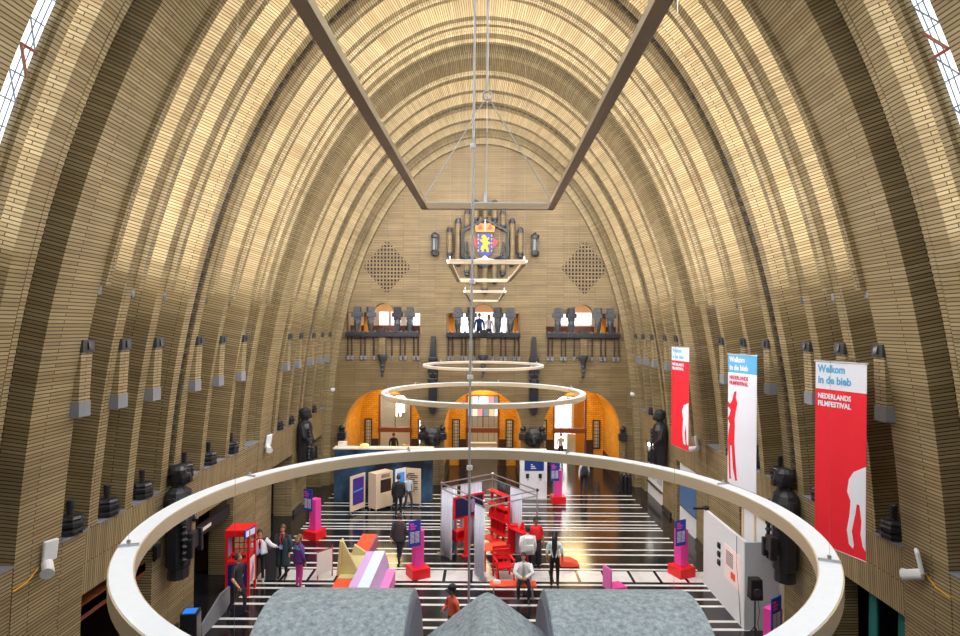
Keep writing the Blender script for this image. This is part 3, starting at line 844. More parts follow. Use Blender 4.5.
frame('nearest rectangular frame light, overhead with its far bar below the vault', [(-1.4, 3.0), (-1.2, 12.25), (1.36, 12.25), (1.3, 3.0)], HC + 2.4, .095, .11, (.06, 12.25, 13.1))
frame('middle rectangular frame light hanging in front of the crest', [(-.95, 17.1), (-.98, 23.9), (1.0, 23.9), (1.16, 17.1)], HC + 1.79, .09, .1)
frame('farthest and smallest rectangular frame light below the crest', [(-.68, 22.9), (-.67, 31.0), (.82, 31.0), (.8, 22.9)], HC + 1.31, .06, .06)
r = thing('hanging_pole', 'thick grey steel pole and cable hanging down the middle of the hall', 'cable', (-.22, 12.0, 0))
m = MB(); m.tube([(0, 0, 18.3), (.02, 0, 14), (0, 0, 10), (-.03, 0, 7.4), (-.03, 0, 2.7)], .024, 8); m.build('pole', M_CABLE, r)
for k, z in enumerate((12.0, 9.3, 7.4, 5.6)):
    m = MB(); m.lathe([(.035, -.05), (.06, -.04), (.06, .04), (.035, .05)], 10, (-.0 if z > 9 else -.03, 0, z)); m.build('joint', M_WHITE, r)
m = MB(); m.lathe([(.02, 2.55), (.05, 2.6), (.05, 2.72), (.02, 2.75)], 10, (-.03, 0, 0)); m.build('end_weight', M_STEEL, r)
r = thing('suspension_cable', 'thin grey cable with ring hook carrying the nearest frame light', 'cable', (.06, 12.25, 0))
m = MB(); m.tube([(0, 0, 18.3), (0, 0, 13.2)], .025, 8); m.build('cable_upper', M_CABLE, r)
m = MB(); m.tube([(.09 * math.cos(a * PI / 6), 0, 13.1 + .09 * math.sin(a * PI / 6)) for a in range(12)], .025, 6, closed=True); m.build('hook_ring', M_STEEL, r)
m = MB(); m.tube([(0, 0, 13.02), (0, 0, 10.9)], .014, 6); m.build('cable_lower', M_CABLE, r)
m = MB(); m.tube([(0, 0, 17.5), (0, 0, 18.2)], .03, 6); m.build('red_sleeve', M_RED, r)

# ---------------------------------------------------------------- banners on the right wall
def banner(label, pL, pR, ztop, zbot, head, headcol, body, lines1, col1, lines2, col2, sil, silcol, crop):
    pL, pR = Vector(pL), Vector(pR); d = pR - pL; W = d.length; H = ztop - zbot
    r = thing('banner', label, 'banner', (pL.x, pL.y, 0), math.atan2(d.y, d.x))
    # local x along the banner, local -y towards the hall
    m = MB(); m.bx(0, W, 0, .012, zbot, ztop - H * head); m.build('cloth', body, r)
    m = MB(); m.bx(0, W, 0, .012, ztop - H * head, ztop); m.build('header', headcol, r)
    m = MB(); m.tube([(-.03, .006, ztop), (W + .03, .006, ztop)], .02, 8); rod = m.build('rod', M_STEEL, r)
    m = MB(); m.tube([(-.0, .006, zbot), (W, .006, zbot)], .014, 8); m.build('bottom_rod', M_STEEL, r)
    for x in (.15, W - .25):
        m = MB(); m.tube([(x, .006, ztop), (x, 1.0, ztop + .02)], .01, 6); m.build('wall_bracket', M_STEEL, rod)
    def put(lines, col, z, size, width, bold=.005):
        for k, t in enumerate(lines):
            vs, fs = text_mesh(t, size, W * width[k], bold)
            m = MB(); m.add([(W * .06 + v.x, -.008 - v.z, z - k * size * 1.08 + v.y) for v in vs], fs); m.build('lettering', col, r)
    put(lines1, col1, ztop - H * .058, H * .056, (.54, .66), .007); put(lines2, col2, ztop - H * (head + .05), H * .038, (.66, .66))
    x0, x1, tl, tr, bl, br = crop
    pts = []
    for x, y in sil:
        u = (x - x0) / (x1 - x0); t = tl + (tr - tl) * u; b = bl + (br - bl) * u
        pts.append((max(0, min(W, u * W)), ztop - (y - t) / (b - t) * H))
    m = MB(); m.prism(pts, .006, Matrix.Translation((0, -.007, 0))); m.build('silhouette', silcol, r)
    return r
M_BRED = mat('banner_red', (236, 24, 44), .7, noise=.03); M_BWHT = mat('banner_white', (232, 232, 240), .7, noise=.02); M_BCYN = mat('banner_cyan', (92, 176, 222), .7, noise=.03)
M_BTXT = mat('banner_text_red', (214, 60, 90), .7)
banner('largest red banner with white animal legs, nearest on the right wall', (6.9, 12.5), (7.26, 11.4), 7.74, 4.0, .15, M_BWHT, M_BRED, ['Welkom', 'in de bieb'], M_BCYN, ['NEDERLANDS', 'FILMFESTIVAL'], M_BWHT,
       [(212, 310), (185, 320), (174, 336), (170, 365), (178, 388), (176, 420), (170, 455), (175, 490), (184, 502), (186, 495), (181, 460), (189, 420), (192, 397), (198, 400), (203, 440), (201, 470), (206, 500), (212, 512)], M_BWHT, (90, 212, 52, 65, 470, 537))
banner('white banner with cyan header and red dancing figure, right wall', (6.96, 17.1), (7.27, 16.0), 7.68, 4.02, .14, M_BCYN, M_BWHT, ['Welkom', 'in de bieb'], M_BWHT, ['NEDERLANDS', 'FILMFESTIVAL'], M_BTXT,
       [(337, 258), (345, 266), (352, 258), (357, 240), (361, 224), (368, 222), (366, 245), (372, 268), (366, 298), (362, 325), (363, 352), (361, 410), (364, 455), (371, 545), (374, 550), (366, 551), (357, 500), (352, 420), (346, 418), (347, 480), (349, 530), (352, 540), (344, 538), (341, 470), (338, 410), (339, 378), (345, 340), (337, 318), (344, 306), (348, 290), (343, 280), (337, 276)], M_BRED, (337, 437, 85, 93, 553, 610))
banner('narrow red banner with white legs, farthest on the right wall', (7.08, 22.6), (7.28, 21.3), 7.72, 4.05, .14, M_BWHT, M_BRED, ['Welkom', 'in de bieb'], M_BCYN, ['NEDERLANDS', 'FILMFESTIVAL'], M_BWHT,
       [(181, 268), (166, 278), (160, 300), (164, 330), (162, 380), (165, 420), (172, 425), (169, 380), (173, 345), (176, 420), (181, 427)], M_BWHT, (123, 181, 58, 63, 428, 447))
# ================================================================ EXHIBITS ON THE FLOOR
# --- pink post signs on red plinths
def make_sign():
    r = thing('info_post', 'x', 'sign')
    m = MB(); m.box((0, 0, .17), (.64, .64, .34)); m.build('plinth', M_RED, r, bevel=.01)
    m = MB(); m.box((0, .02, .95), (.32, .32, 1.22)); m.build('post', M_PINK, r, bevel=.008)
    m = MB(); m.box((-.2, -.17, 1.52), (.42, .03, .86)); p = m.build('panel', M_BLUE, r)
    m = MB(); m.box((-.3, -.188, 1.84), (.14, .006, .05)); m.box((-.25, -.188, 1.76), (.22, .006, .045)); m.box((-.27, -.188, 1.68), (.18, .006, .045)); m.build('heading', M_PINK, p)
    m = MB()
    for k in range(9): 
        m.box((-.29, -.188, 1.56 - k * .042), (.15, .006, .018)); m.box((-.11, -.188, 1.56 - k * .042), (.15, .006, .018))
    m.build('text_lines', M_OFFW, p)
    return r
SG = [((419.5, 576), .5, 'pink post on red plinth with blue panel, behind the pastel seat'), ((316, 538), -.45, 'pink post on red plinth with blue panel, beside the two people wearing lanyards'),
      ((559, 502.5), .12, 'pink post on red plinth with blue panel, beside the white handset kiosk'), ((683, 575), .42, 'pink post on red plinth with blue panel, in front of the right wall screen')]
proto = None
for (px, py), rz, l in SG:
    proto = o = make_sign() if proto is None else copy_tree(proto)
    o.location = G(px, py); o.rotation_euler = (0, 0, rz); tag(o, l, 'sign', 'pink information posts')
o = copy_tree(proto); o.location = (7.15, 14.75, 0); o.rotation_euler = (0, 0, .62); tag(o, 'pink post with blue panel behind the loudspeaker, nearest at right', 'sign', 'pink information posts')
# --- red telephone-box display
r = thing('red_booth', 'red open telephone-box display with navy front near left wall', 'booth', (-7.58, 19.0, 0), .06)
w_, d_ = .33, .31
for sx in (-1, 1):
    for sy in (-1, 1):
        m = MB(); m.bx(sx * w_ - .035, sx * w_ + .035, sy * d_ - .035, sy * d_ + .035, 0, 1.86); m.build('post', M_RED, r)
m = MB(); m.bx(-.38, .38, -.36, .36, 1.86, 2.06); m.build('roof', M_RED, r, bevel=.01)
m = MB(); m.bx(-.29, .29, -.33, -.3, .28, 1.0); m.build('front_panel', mat('navy_blue_laminate', (22, 34, 110), .5), r)
m = MB(); m.prism([(-.31, 1.0), (.12, 1.0), (.12, 1.22), (-.31, 1.08)], .6, Matrix.Translation((.3, 0, 0)) @ Matrix.Rotation(PI / 2, 4, 'Z')); m.build('console', M_RED, r)
for x in (-.14, .1):
    m = MB(); m.lathe([(.09, 0), (.09, .03), (.05, .05)], 14, (x, -.12, 1.16)); m.build('dial', M_BLK, r)
m = MB()
for z in (1.25, 1.45, 1.65): m.bx(-.3, .3, .29, .33, z, z + .025)
for x in (-.15, 0, .15): m.bx(x - .012, x + .012, .29, .33, 1.0, 1.86)
for z in (1.25, 1.55): m.bx(.3, .34, -.3, .3, z, z + .025)
m.build('glazing_bars', M_RED, r)
m = MB(); m.bx(-.34, -.31, -.25, .1, 1.2, 1.75); p = m.build('side_poster', M_LAV, r)
m = MB(); m.bx(.32, .345, -.28, .26, .3, 1.1); p = m.build('side_panel', M_OFFW, r)
m = MB(); m.prism([(-.2, .4), (.0, .35), (.2, .7), (.05, 1.0), (-.1, .7)], .01, Matrix.Translation((.345, 0, 0)) @ Matrix.Rotation(PI / 2, 4, 'Z')); m.build('pink_mark', M_PINK, p)
m = MB(); m.box((.36, -.3, 1.98), (.03, .5, .26), rz=-.35); s = m.build('top_sign', M_BLUE, r)
m = MB(); m.box((.38, -.3, 1.98), (.012, .42, .18), rz=-.35); m.build('sign_face', M_ICE, s)
# --- dark grey cabinet beside the lanyard group
g = G(274, 578); m = MB(); m.box((0, 0, .5), (.34, .42, 1.0)); m.box((0, 0, 1.01), (.37, .45, .03)); m.box((0, -.215, .6), (.26, .012, .5))
tag(m.build('grey_cabinet', M_DARKST, loc=g, bevel=.008), 'dark grey upright cabinet between the people beside the red booth', 'cabinet')
# --- pastel sculptural seat
r = thing('pastel_seat', 'long stepped seat of coral, olive, lavender, white and pink blocks', 'bench', (0, 0, 0))
m = MB(); m.bx(-4.56, -4.04, 16.6, 23.1, 0, .45); m.build('coral_base', M_CORAL, r)
m = MB(); m.bx(-4.03, -3.98, 20.2, 23.1, 0, .44); m.build('mauve_side', mat('mauve_lacquer', (190, 92, 130), .5), r)
m = MB(); m.bx(-4.5, -3.85, 18.9, 21.0, .45, .5); m.build('olive_tray', M_OLIVE, r)
m = MB(); m.prism([(-4.52, .5), (-3.9, .5), (-4.42, 1.55), (-4.5, 1.55)], .1, Matrix.Translation((0, 19.2, 0))); m.prism([(-4.6, .5), (-4.52, .5), (-4.45, 1.56), (-4.5, 1.56)], .34, Matrix.Translation((0, 19.1, 0))); m.build('tall_fin', M_OLIVE, r)
m = MB(); m.prism([(-4.5, .5), (-3.86, .5), (-4.4, .86)], .12, Matrix.Translation((0, 20.8, 0))); m.build('low_fin', M_OLIVE, r)
m = MB(); m.bx(-3.83, -3.56, 16.2, 20.1, 0, .9); m.build('lavender_block', M_LAV, r)
m = MB(); m.bx(-3.56, -3.22, 16.2, 20.1, 0, .92); m.build('white_block', M_ICE, r)
m = MB(); m.prism([(-3.22, 0), (-3.08, 0), (-3.08, .45), (-3.22, .9)], 3.9, Matrix.Translation((0, 16.2, 0))); m.build('sloped_side', mat('pale_mauve', (200, 172, 216), .5), r)
m = MB(); m.bx(-3.08, -2.82, 16.2, 19.75, 0, .45); m.build('pink_block', mat('soft_pink', (244, 130, 196), .5), r)
# --- small white notice board with red stand
g = G(326, 579); r = thing('notice_board', 'small white notice board on thin red stand left of pastel seat', 'sign', g, .9)
m = MB(); m.bx(-.3, .3, -.01, .01, .2, .95); m.build('board', M_OFFW, r)
m = MB(); m.bx(.3, .33, -.015, .015, 0, 1.05); m.bx(-.3, .33, -.015, .015, .95, .98); m.bx(-.28, -.26, -.015, .015, 0, .22); m.build('stand', mat('dull_red_metal', (170, 40, 60), .5), r)
# --- birch display case with doors
r = thing('display_case', 'birch wood display case with slotted front, standing by blue wall', 'cabinet', (-4.72, 27.3, 0), math.atan2(.76, .65))
m = MB(); m.bx(-.1, .9, 0, .55, .12, 1.72); m.build('body', M_WOOD, r, bevel=.006)
m = MB()
for k in range(4):
    m.bx(.18, .76, -.012, .01, .85 + k * .14, .93 + k * .14)
m.bx(.16, .78, -.006, .0, .82, 1.4); m.build('slots', M_DKWOOD, r)
m = MB()
for k in range(5): m.bx(.2, .7, -.012, .0, 1.48 + k * .035, 1.493 + k * .035)
m.build('text_lines', M_DARKST, r)
for x in (-.05, .85):
    for y in (.05, .5):
        m = MB(); m.lathe([(.03, 0), (.04, .04), (.03, .08), (.015, .12)], 10, (x, y, 0)); m.build('caster', M_STEEL, r)
def panel(label, p, q, ztop, scr, scrm, frm=M_WOOD, z0=.15):
    p, q = Vector(p), Vector(q); d = q - p; L = d.length
    r = thing('exhibit_board', label, 'exhibit board', (p.x, p.y, 0), math.atan2(d.y, d.x))
    m = MB(); m.bx(0, L, -.025, .025, z0, ztop); m.build('board', frm, r)
    m = MB(); m.bx(L * scr[0], L * scr[1], -.035, -.02, scr[2], scr[3]); s = m.build('screen', scrm, r)
    for x in (.04, L - .04):
        m = MB(); m.tube([(x, 0, 0), (x, 0, z0)], .02, 8); m.box((x, 0, .015), (.05, .3, .03)); m.build('foot', M_STEEL, r)
    return r, s, L
M_PURP = mat('purple_screen', (46, 26, 104), .3, emit=(70, 40, 150), estr=.25); M_SCRB = mat('blue_screen', (50, 110, 180), .3, emit=(70, 140, 210), estr=.5)
o, s, L = panel('birch panel with purple video screen, left leaf of the display case', (-5.85, 26.75), (-5.36, 27.6), 1.72, (.15, .88, .4, 1.58), M_PURP)
m = MB(); m.box((L * .5, -.04, 1.02), (L * .66, .006, .06), ry=-.08); m.build('light_streak', M_SCRB, s)
panel('white panel with blue poster, right of the birch display case', (-4.02, 27.9), (-3.6, 28.35), 1.78, (.15, .85, .8, 1.6), M_SCRB, M_WHITE)
o, s, L = panel('birch panel with printed text, rightmost by the blue wall', (-3.56, 28.35), (-2.86, 28.15), 1.76, (.1, .9, .5, 1.6), mat('birch_print', (214, 192, 160), .6))
m = MB()
for k in range(10): m.bx(L * .18, L * (.8 if k % 3 else .6), -.045, -.034, 1.5 - k * .09, 1.54 - k * .09)
m.build('printed_lines', M_DKWOOD, s)
# --- navy exhibition wall with dim mural
m_, nt, b = nodes('navy_mural'); tc = nt.nodes.new('ShaderNodeTexCoord'); nz = nt.nodes.new('ShaderNodeTexNoise'); nz.inputs['Scale'].default_value = .9; nz.inputs['Detail'].default_value = 6
cr = nt.nodes.new('ShaderNodeValToRGB'); cr.color_ramp.elements[0].color = lin((14, 22, 36)); cr.color_ramp.elements[1].color = lin((60, 104, 140)); cr.color_ramp.elements[0].position = .4; cr.color_ramp.elements[1].position = .72
nt.links.new(tc.outputs['Object'], nz.inputs['Vector']); nt.links.new(nz.outputs['Fac'], cr.inputs[0]); nt.links.new(cr.outputs[0], b.inputs['Base Color']); b.inputs['Roughness'].default_value = .5
r = thing('exhibition_wall', 'dark navy exhibition wall with cloudy mural, before the left arch', 'partition', (-4.75, 28.9, 0))
m = MB(); m.bx(-2.35, 2.35, 0, .5, 0, 2.5); m.build('mural_panel', m_, r)
m = MB(); m.bx(-2.4, 2.4, -.03, .55, 2.5, 2.56); m.build('top_board', M_PALE, r)
for (x, w2, h2, mt, nm, l) in ((-2.0, .4, .25, M_OFFW, 'carton', 'white carton at the left end on top of the navy wall'), (-.95, .5, .16, mat('amber_lamp_glass', (250, 214, 150), .5, emit=(255, 200, 120), estr=.6), 'table_lamp', 'small glowing amber lamp on top of the navy wall')):
    m = MB()
    if nm == 'carton': m.bx(-w2 / 2, w2 / 2, -.12, .12, 0, h2); m.bx(-w2 / 2, -.01, -.13, .13, h2, h2 + .012); m.bx(.01, w2 / 2, -.13, .13, h2, h2 + .012)
    else: m.lathe([(.1, 0), (.06, .02), (.22, .06), (.2, .14), (.05, .18)], 16)
    tag(m.build(nm, mt, loc=(-4.75 + x, 29.15, 2.56)), l, 'carton' if nm == 'carton' else 'lamp')
# --- curtain booth: truss, curtains, screen, furniture
Fc, Lc, Bc, Rc = Vector((.07, 20.0)), Vector((-1.5, 22.3)), Vector((.41, 23.75)), Vector((1.96, 21.4))
r = thing('truss_booth', 'open booth of grey truss tubes in the middle of the floor', 'booth', (0, 0, 0))
for p in (Fc, Lc, Bc, Rc):
    m = MB(); m.tube([(p.x, p.y, 0), (p.x, p.y, 2.66)], .022, 8); m.box((p.x, p.y, .01), (.3, .3, .02)); m.build('post', M_STEEL, r)
def rail(a, b, z, nm='top_rail'):
    m = MB(); m.tube([(a.x, a.y, z), (b.x, b.y, z)], .024, 8); m.build(nm, M_STEEL, r)
for a, b in ((Fc, Lc), (Lc, Bc), (Bc, Rc), (Rc, Fc)):
    rail(a, b, 2.62); 
    rail(a, b, 2.42, 'lower_rail')
for p in (Fc, Lc, Bc, Rc):
    m = MB(); m.ball((p.x, p.y, 2.62), .06, 8); m.build('corner_joint', M_BLK if p is Rc else M_STEEL, r)
def curtain(label, a, b, t0, t1, z0=.03, z1=2.4, mtl=M_CLOTH, folds=None, off=0):
    p, q = a + (b - a) * t0, a + (b - a) * t1; d = q - p; L = d.length; n = Vector((-d.y, d.x)).normalized()
    folds = folds or max(4, int(L / .12)); k = folds * 8; m = MB()
    for i in range(k + 1):
        u = i / k; w2 = .045 * math.sin(2 * PI * folds * u) + .015 * math.sin(2 * PI * folds * .37 * u + 1)
        for j, z in enumerate((z0, z0 + (z1 - z0) * .5, z1)):
            amp = (1.25, 1.0, .6)[j]
            for th in (-.006, .006):
                c = p + d * u + n * (w2 * amp + th + off); m.v.append((c.x, c.y, z))
    for i in range(k):
        A, B = i * 6, (i + 1) * 6
        for j in (0, 2):
            m.face((A + j, B + j, B + j + 2, A + j + 2)); m.face((A + j + 1, A + j + 3, B + j + 3, B + j + 1))
        m.face((A + 4, B + 4, B + 5, A + 5)); m.face((A, A + 1, B + 1, B))
    return tag(m.build('curtain', mtl, smooth=True), label, 'curtain', 'booth curtains')
curtain('white curtain at the front corner of the truss booth', Fc, Lc, -.02, .2, off=.0)
curtain('white curtain at the left corner, front side of truss booth', Fc, Lc, .72, 1.0)
curtain('white curtain wrapping the left corner, back side of truss booth', Lc, Bc, .0, .3, off=.02)
curtain('white curtain behind the booth screen', Lc, Bc, .38, .8, off=.06)
curtain('white curtain on the right back side of truss booth', Bc, Rc, .42, .68)
curtain('short dark grey drape over the red shelves of the booth', Bc, Rc, .12, .38, 1.75, 2.42, M_DARKST, 3)
ang = math.atan2((Bc - Lc).y, (Bc - Lc).x)
p = Lc + (Bc - Lc) * .2
r = thing('wall_screen', 'red-framed dark video screen inside the truss booth', 'screen', (p.x + .06, p.y - .08, 0), ang)
m = MB(); m.bx(0, 1.4, -.03, .03, 1.18, 2.02); m.build('red_frame', M_RED, r)
m = MB(); m.bx(.07, 1.33, -.045, -.028, 1.25, 1.95); s = m.build('display', M_NAVY, r)
m = MB(); m.box((.85, -.05, 1.6), (.12, .01, .5)); m.box((.8, -.05, 1.75), (.3, .01, .12)); m.box((.92, -.05, 1.45), (.24, .01, .1)); m.build('picture', M_LAV, s)
for x in (.1, 1.3):
    m = MB(); m.bx(x - .025, x + .025, -.02, .02, 0, 1.2); m.build('leg', M_STEEL, r)
p = Lc + (Bc - Lc) * .14
r = thing('red_box_shelf', 'red open box shelf below the booth screen', 'shelf', (p.x + .22, p.y - .28, 0), ang)
m = MB(); m.bx(0, .6, -.15, .15, .5, .54); m.bx(0, .6, -.15, .15, .84, .88); m.bx(0, .04, -.15, .15, .54, .84); m.bx(.56, .6, -.15, .15, .54, .84); m.bx(.04, .56, .12, .15, .54, .84); m.build('box', M_RED, r)
for x in (.05, .55):
    m = MB(); m.bx(x - .02, x + .02, -.1, .1, 0, .5); m.build('leg', M_STEEL, r)
g = G(467.5, 556); m = MB(); m.box((0, 0, .72), (.16, .06, 1.44)); m.box((0, 0, .02), (.3, .3, .04)); m.box((0, -.04, .9), (.1, .02, .3))
tag(m.build('red_post', M_RED, loc=(g.x, g.y, 0)), 'slim red upright board behind the front curtain of the booth', 'post')
# red shelving with counter
angB = math.atan2((Rc - Bc).y, (Rc - Bc).x); p = Bc + (Rc - Bc) * .06
r = thing('red_shelving', 'red shelving with books and counter inside the booth', 'shelving', (p.x - .15, p.y - .25, 0), angB)
for k, z in enumerate((.35, .62, 1.12, 1.6, 2.1)):
    m = MB(); m.bx(0, 1.15, -.2 - (.25 if k == 0 else 0), .08, z, z + .04); m.build('shelf', M_RED, r)
for x in (.02, .4, .78, 1.13):
    m = MB(); m.bx(x - .02, x + .02, -.02, .08, 0, 2.14); m.build('upright', M_RED, r)
m = MB(); m.bx(.3, 1.1, .04, .07, 1.16, 1.6); m.bx(.0, .9, .04, .07, .66, 1.1); m.build('back_panel', mat('deep_red_board', (190, 20, 30), .5), r)
for i in range(12):
    x = .08 + i * .088; h2 = .26 + .06 * ((i * 7) % 4) / 3
    m = MB(); m.bx(x, x + .05 + .02 * (i % 2), -.16, .04, 1.16, 1.16 + h2)
    o = m.build('book', M_RED); o.location = r.location; o.rotation_euler = r.rotation_euler
    tag(o, 'red-covered book standing on the red shelving in the booth', 'book', 'red books on the booth shelving')
p = Bc + (Rc - Bc) * .52
r = thing('red_counter', 'narrow red counter on a leg, reaching to the person in red', 'counter', (p.x - .1, p.y - .2, 0), angB)
m = MB(); m.bx(-.08, .95, -.2, .2, 1.0, 1.05); m.build('top', M_RED, r)
for x in (0.0, .85):
    m = MB(); m.bx(x - .02, x + .02, -.15, .15, 0, 1.0); m.build('leg', M_RED, r)
for x, l in ((.12, 'red box lying on the narrow red counter, left one'), (.62, 'red card standing on the narrow red counter, right one')):
    m = MB()
    if x < .3: m.bx(-.14, .14, -.1, .1, 0, .06); m.bx(-.15, .15, -.11, .11, .06, .08)
    else: m.prism([(-.1, 0), (.1, 0), (.08, .26), (-.02, .3)], .03, Matrix.Translation((0, -.015, 0)))
    c_, s_ = math.cos(angB), math.sin(angB)
    tag(m.build('red_box' if x < .3 else 'red_card', M_RED, loc=(r.location.x + x * c_, r.location.y + x * s_, 1.051)), l, 'box' if x < .3 else 'card')
# table and chair
g = G(496, 546, .75); r = thing('red_table', 'coral red square table inside the booth', 'table', (g.x, g.y, 0), .2)
m = MB(); m.bx(-.45, .45, -.36, .36, .71, .75); m.build('tabletop', M_CORAL, r, bevel=.008)
for sx in (-1, 1):
    for sy in (-1, 1): m = MB(); m.bx(sx * .4 - .025, sx * .4 + .025, sy * .31 - .025, sy * .31 + .025, 0, .71); m.build('leg', M_RED, r)
g = G(505, 578); r = thing('red_armchair', 'red slatted wooden armchair in front of the booth table', 'chair', (g.x, g.y, 0), .25)
for sx in (-1, 1):
    for sy, h2 in ((1, 1.0), (-1, .66)): 
        m = MB(); m.bx(sx * .29 - .025, sx * .29 + .025, sy * .25 - .025, sy * .25 + .025, 0, h2 if sx > 0 or sy < 0 else h2); m.build('leg', M_RED, r)
    m = MB(); m.bx(sx * .29 - .035, sx * .29 + .035, -.3, .28, .64, .68); m.build('armrest', M_RED, r)
    m = MB(); m.bx(sx * .29 - .015, sx * .29 + .015, -.25, .25, .18, .22); m.build('stretcher', M_RED, r)
m = MB(); m.bx(-.29, .29, -.27, .25, .4, .45); m.build('seat', M_RED, r)
m = MB()
for k in range(4): m.bx(-.27, .27, .24, .27, .55 + k * .12, .64 + k * .12)
m.build('backrest', M_RED, r)
# --- white handset kiosk with screen
g = G(534.5, 498.5); r = thing('handset_kiosk', 'tall white kiosk with blue screen and two black handsets', 'kiosk', (g.x, g.y, 0))
m = MB(); m.bx(-.66, .66, 0, .5, 0, 2.35); m.build('body', M_WHITE, r, bevel=.01)
m = MB(); m.bx(-.45, .5, -.02, .0, 1.36, 1.94); s = m.build('screen', mat('kiosk_screen', (24, 48, 108), .3, emit=(26, 52, 120), estr=.25), r)
m = MB()
for k, w2 in enumerate((.1, .2, .26)): m.bx(-.14, -.14 + w2, -.026, -.018, 1.64 - k * .09, 1.69 - k * .09)
m.build('screen_text', M_WHITE, s)
for x in (-.3, .32):
    m = MB(); m.box((x, -.04, 1.12), (.15, .07, .2)); m.tube([(x - .05, -.1, 1.18), (x, -.12, 1.12), (x + .05, -.1, 1.18)], .025, 8); h = m.build('handset', M_BLK, r)
    m = MB(); m.tube([(x, -.08, 1.04), (x + .03, -.08, .94), (x, -.05, .88)], .008, 5); m.build('cord', M_BLK, h)
# --- white exhibition box on the right
r = thing('white_exhibit', 'large white exhibition box with pink poster, along the right wall', 'partition', (0, 0, 0))
m = MB(); m.bx(7.32, 7.42, 16.84, 19.9, 0, 2.45); m.build('long_panel', M_WHITE, r)
m = MB(); m.bx(7.32, 8.25, 16.78, 16.84, 0, 2.45); m.build('end_panel', mat('pale_grey_panel', (206, 208, 214), .6, noise=.03), r)
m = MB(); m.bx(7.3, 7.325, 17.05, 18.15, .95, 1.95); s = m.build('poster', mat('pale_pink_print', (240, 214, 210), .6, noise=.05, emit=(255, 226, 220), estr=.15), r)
m = MB(); m.box((7.296, 17.5, 1.2), (.01, .3, .2)); m.build('orange_print', M_CORAL, s)
m = MB()
for k in range(8): m.box((7.296, 17.75, 1.8 - k * .055), (.01, .5, .02))
m.build('print_lines', M_DARKST, s)
for k in range(3):
    m = MB(); m.box((7.3, 18.55, 1.2 + k * .26), (.05, .16, .16)); m.box((7.27, 18.55, 1.2 + k * .26), (.03, .1, .1)); m.build('headphone_hook', M_BLK, r)
m = MB(); m.box((7.36, 19.8, 2.5), (.14, .2, .1)); m.box((7.2, 19.85, 2.47), (.5, .06, .06)); m.build('spot_lamp', M_BLK, r)
m = MB(); m.tube([(7.31, 17.3, 2.45), (7.3, 17.25, 1.6), (7.3, 17.1, .9), (7.31, 17.0, .05)], .008, 5); m.build('wire', M_BLK, r)
r = thing('framed_screen', 'white panel in pale wooden frame behind the white exhibition box', 'panel', (0, 0, 0))
m = MB(); m.bx(8.45, 8.49, 16.75, 19.5, .02, 2.7); m.build('panel_board', M_WHITE, r)
for y in (16.78, 17.7, 18.6, 19.47): m = MB(); m.bx(8.4, 8.45, y - .035, y + .035, .0, 2.72); m.build('stile', M_WOOD, r)
m = MB(); m.bx(8.4, 8.45, 16.75, 19.5, 2.65, 2.72); m.build('rail', M_WOOD, r)
# --- posters in the right wall niches
r = thing('niche_screen', 'large blue-grey screen with black frame in a right wall opening', 'screen', (8.5, 24.8, 0))
m = MB(); m.bx(0, .06, -1.1, 1.1, 0, 2.7); m.build('white_board', M_WHITE, r)
m = MB(); m.bx(-.05, 0, -1.05, 1.0, .85, 2.2); s = m.build('frame', M_BLK, r)
m = MB(); m.bx(-.06, -.05, -1.0, .95, .9, 2.15); m.build('display', mat('slate_blue_screen', (62, 92, 132), .3, emit=(62, 92, 132), estr=.3), s)
r = thing('display_board', 'white display board with drawings in the farthest right wall opening', 'display board', (8.5, 29.5, 0))
m = MB(); m.bx(0, .06, -1.4, 1.4, 0, 2.7); m.build('white_board', M_WHITE, r)
m = MB(); m.bx(-.02, 0, -1.0, -.2, .9, 1.9); m.bx(-.02, 0, .1, 1.1, .9, 1.9); m.build('drawings', mat('grey_prints', (176, 180, 186), .6, noise=.4, scale=4), r)
m = MB(); m.bx(-.12, 0, -1.2, 1.2, .62, .66); m.build('ledge', M_BLK, r)
m = MB(); m.box((-.1, .7, 2.55), (.1, .5, .12)); m.build('picture_light', mat('white_lamp', (255, 255, 250), .5, emit=(255, 252, 244), estr=6), r)
# teal curtains in the near right opening
for k, y in enumerate((12.35, 13.3)):
    m = MB(); n = 24
    for i in range(n + 1):
        yy = y + .26 * i / n; xx = 8.75 + .05 * math.sin(i * 1.6)
        for z in (.02, 2.72):
            for t in (0, .012): m.v.append((xx + t, yy, z))
    for i in range(n):
        a, b = i * 4, i * 4 + 4; m.face((a, b, b + 2, a + 2)); m.face((a + 1, a + 3, b + 3, b + 1)); m.face((a, a + 1, b + 1, b)); m.face((a + 2, b + 2, b + 3, a + 3))
    tag(m.build('teal_curtain', M_GREEN, smooth=True), 'dark teal curtain strip in the near right opening, %s one' % ('nearer', 'farther')[k], 'curtain')
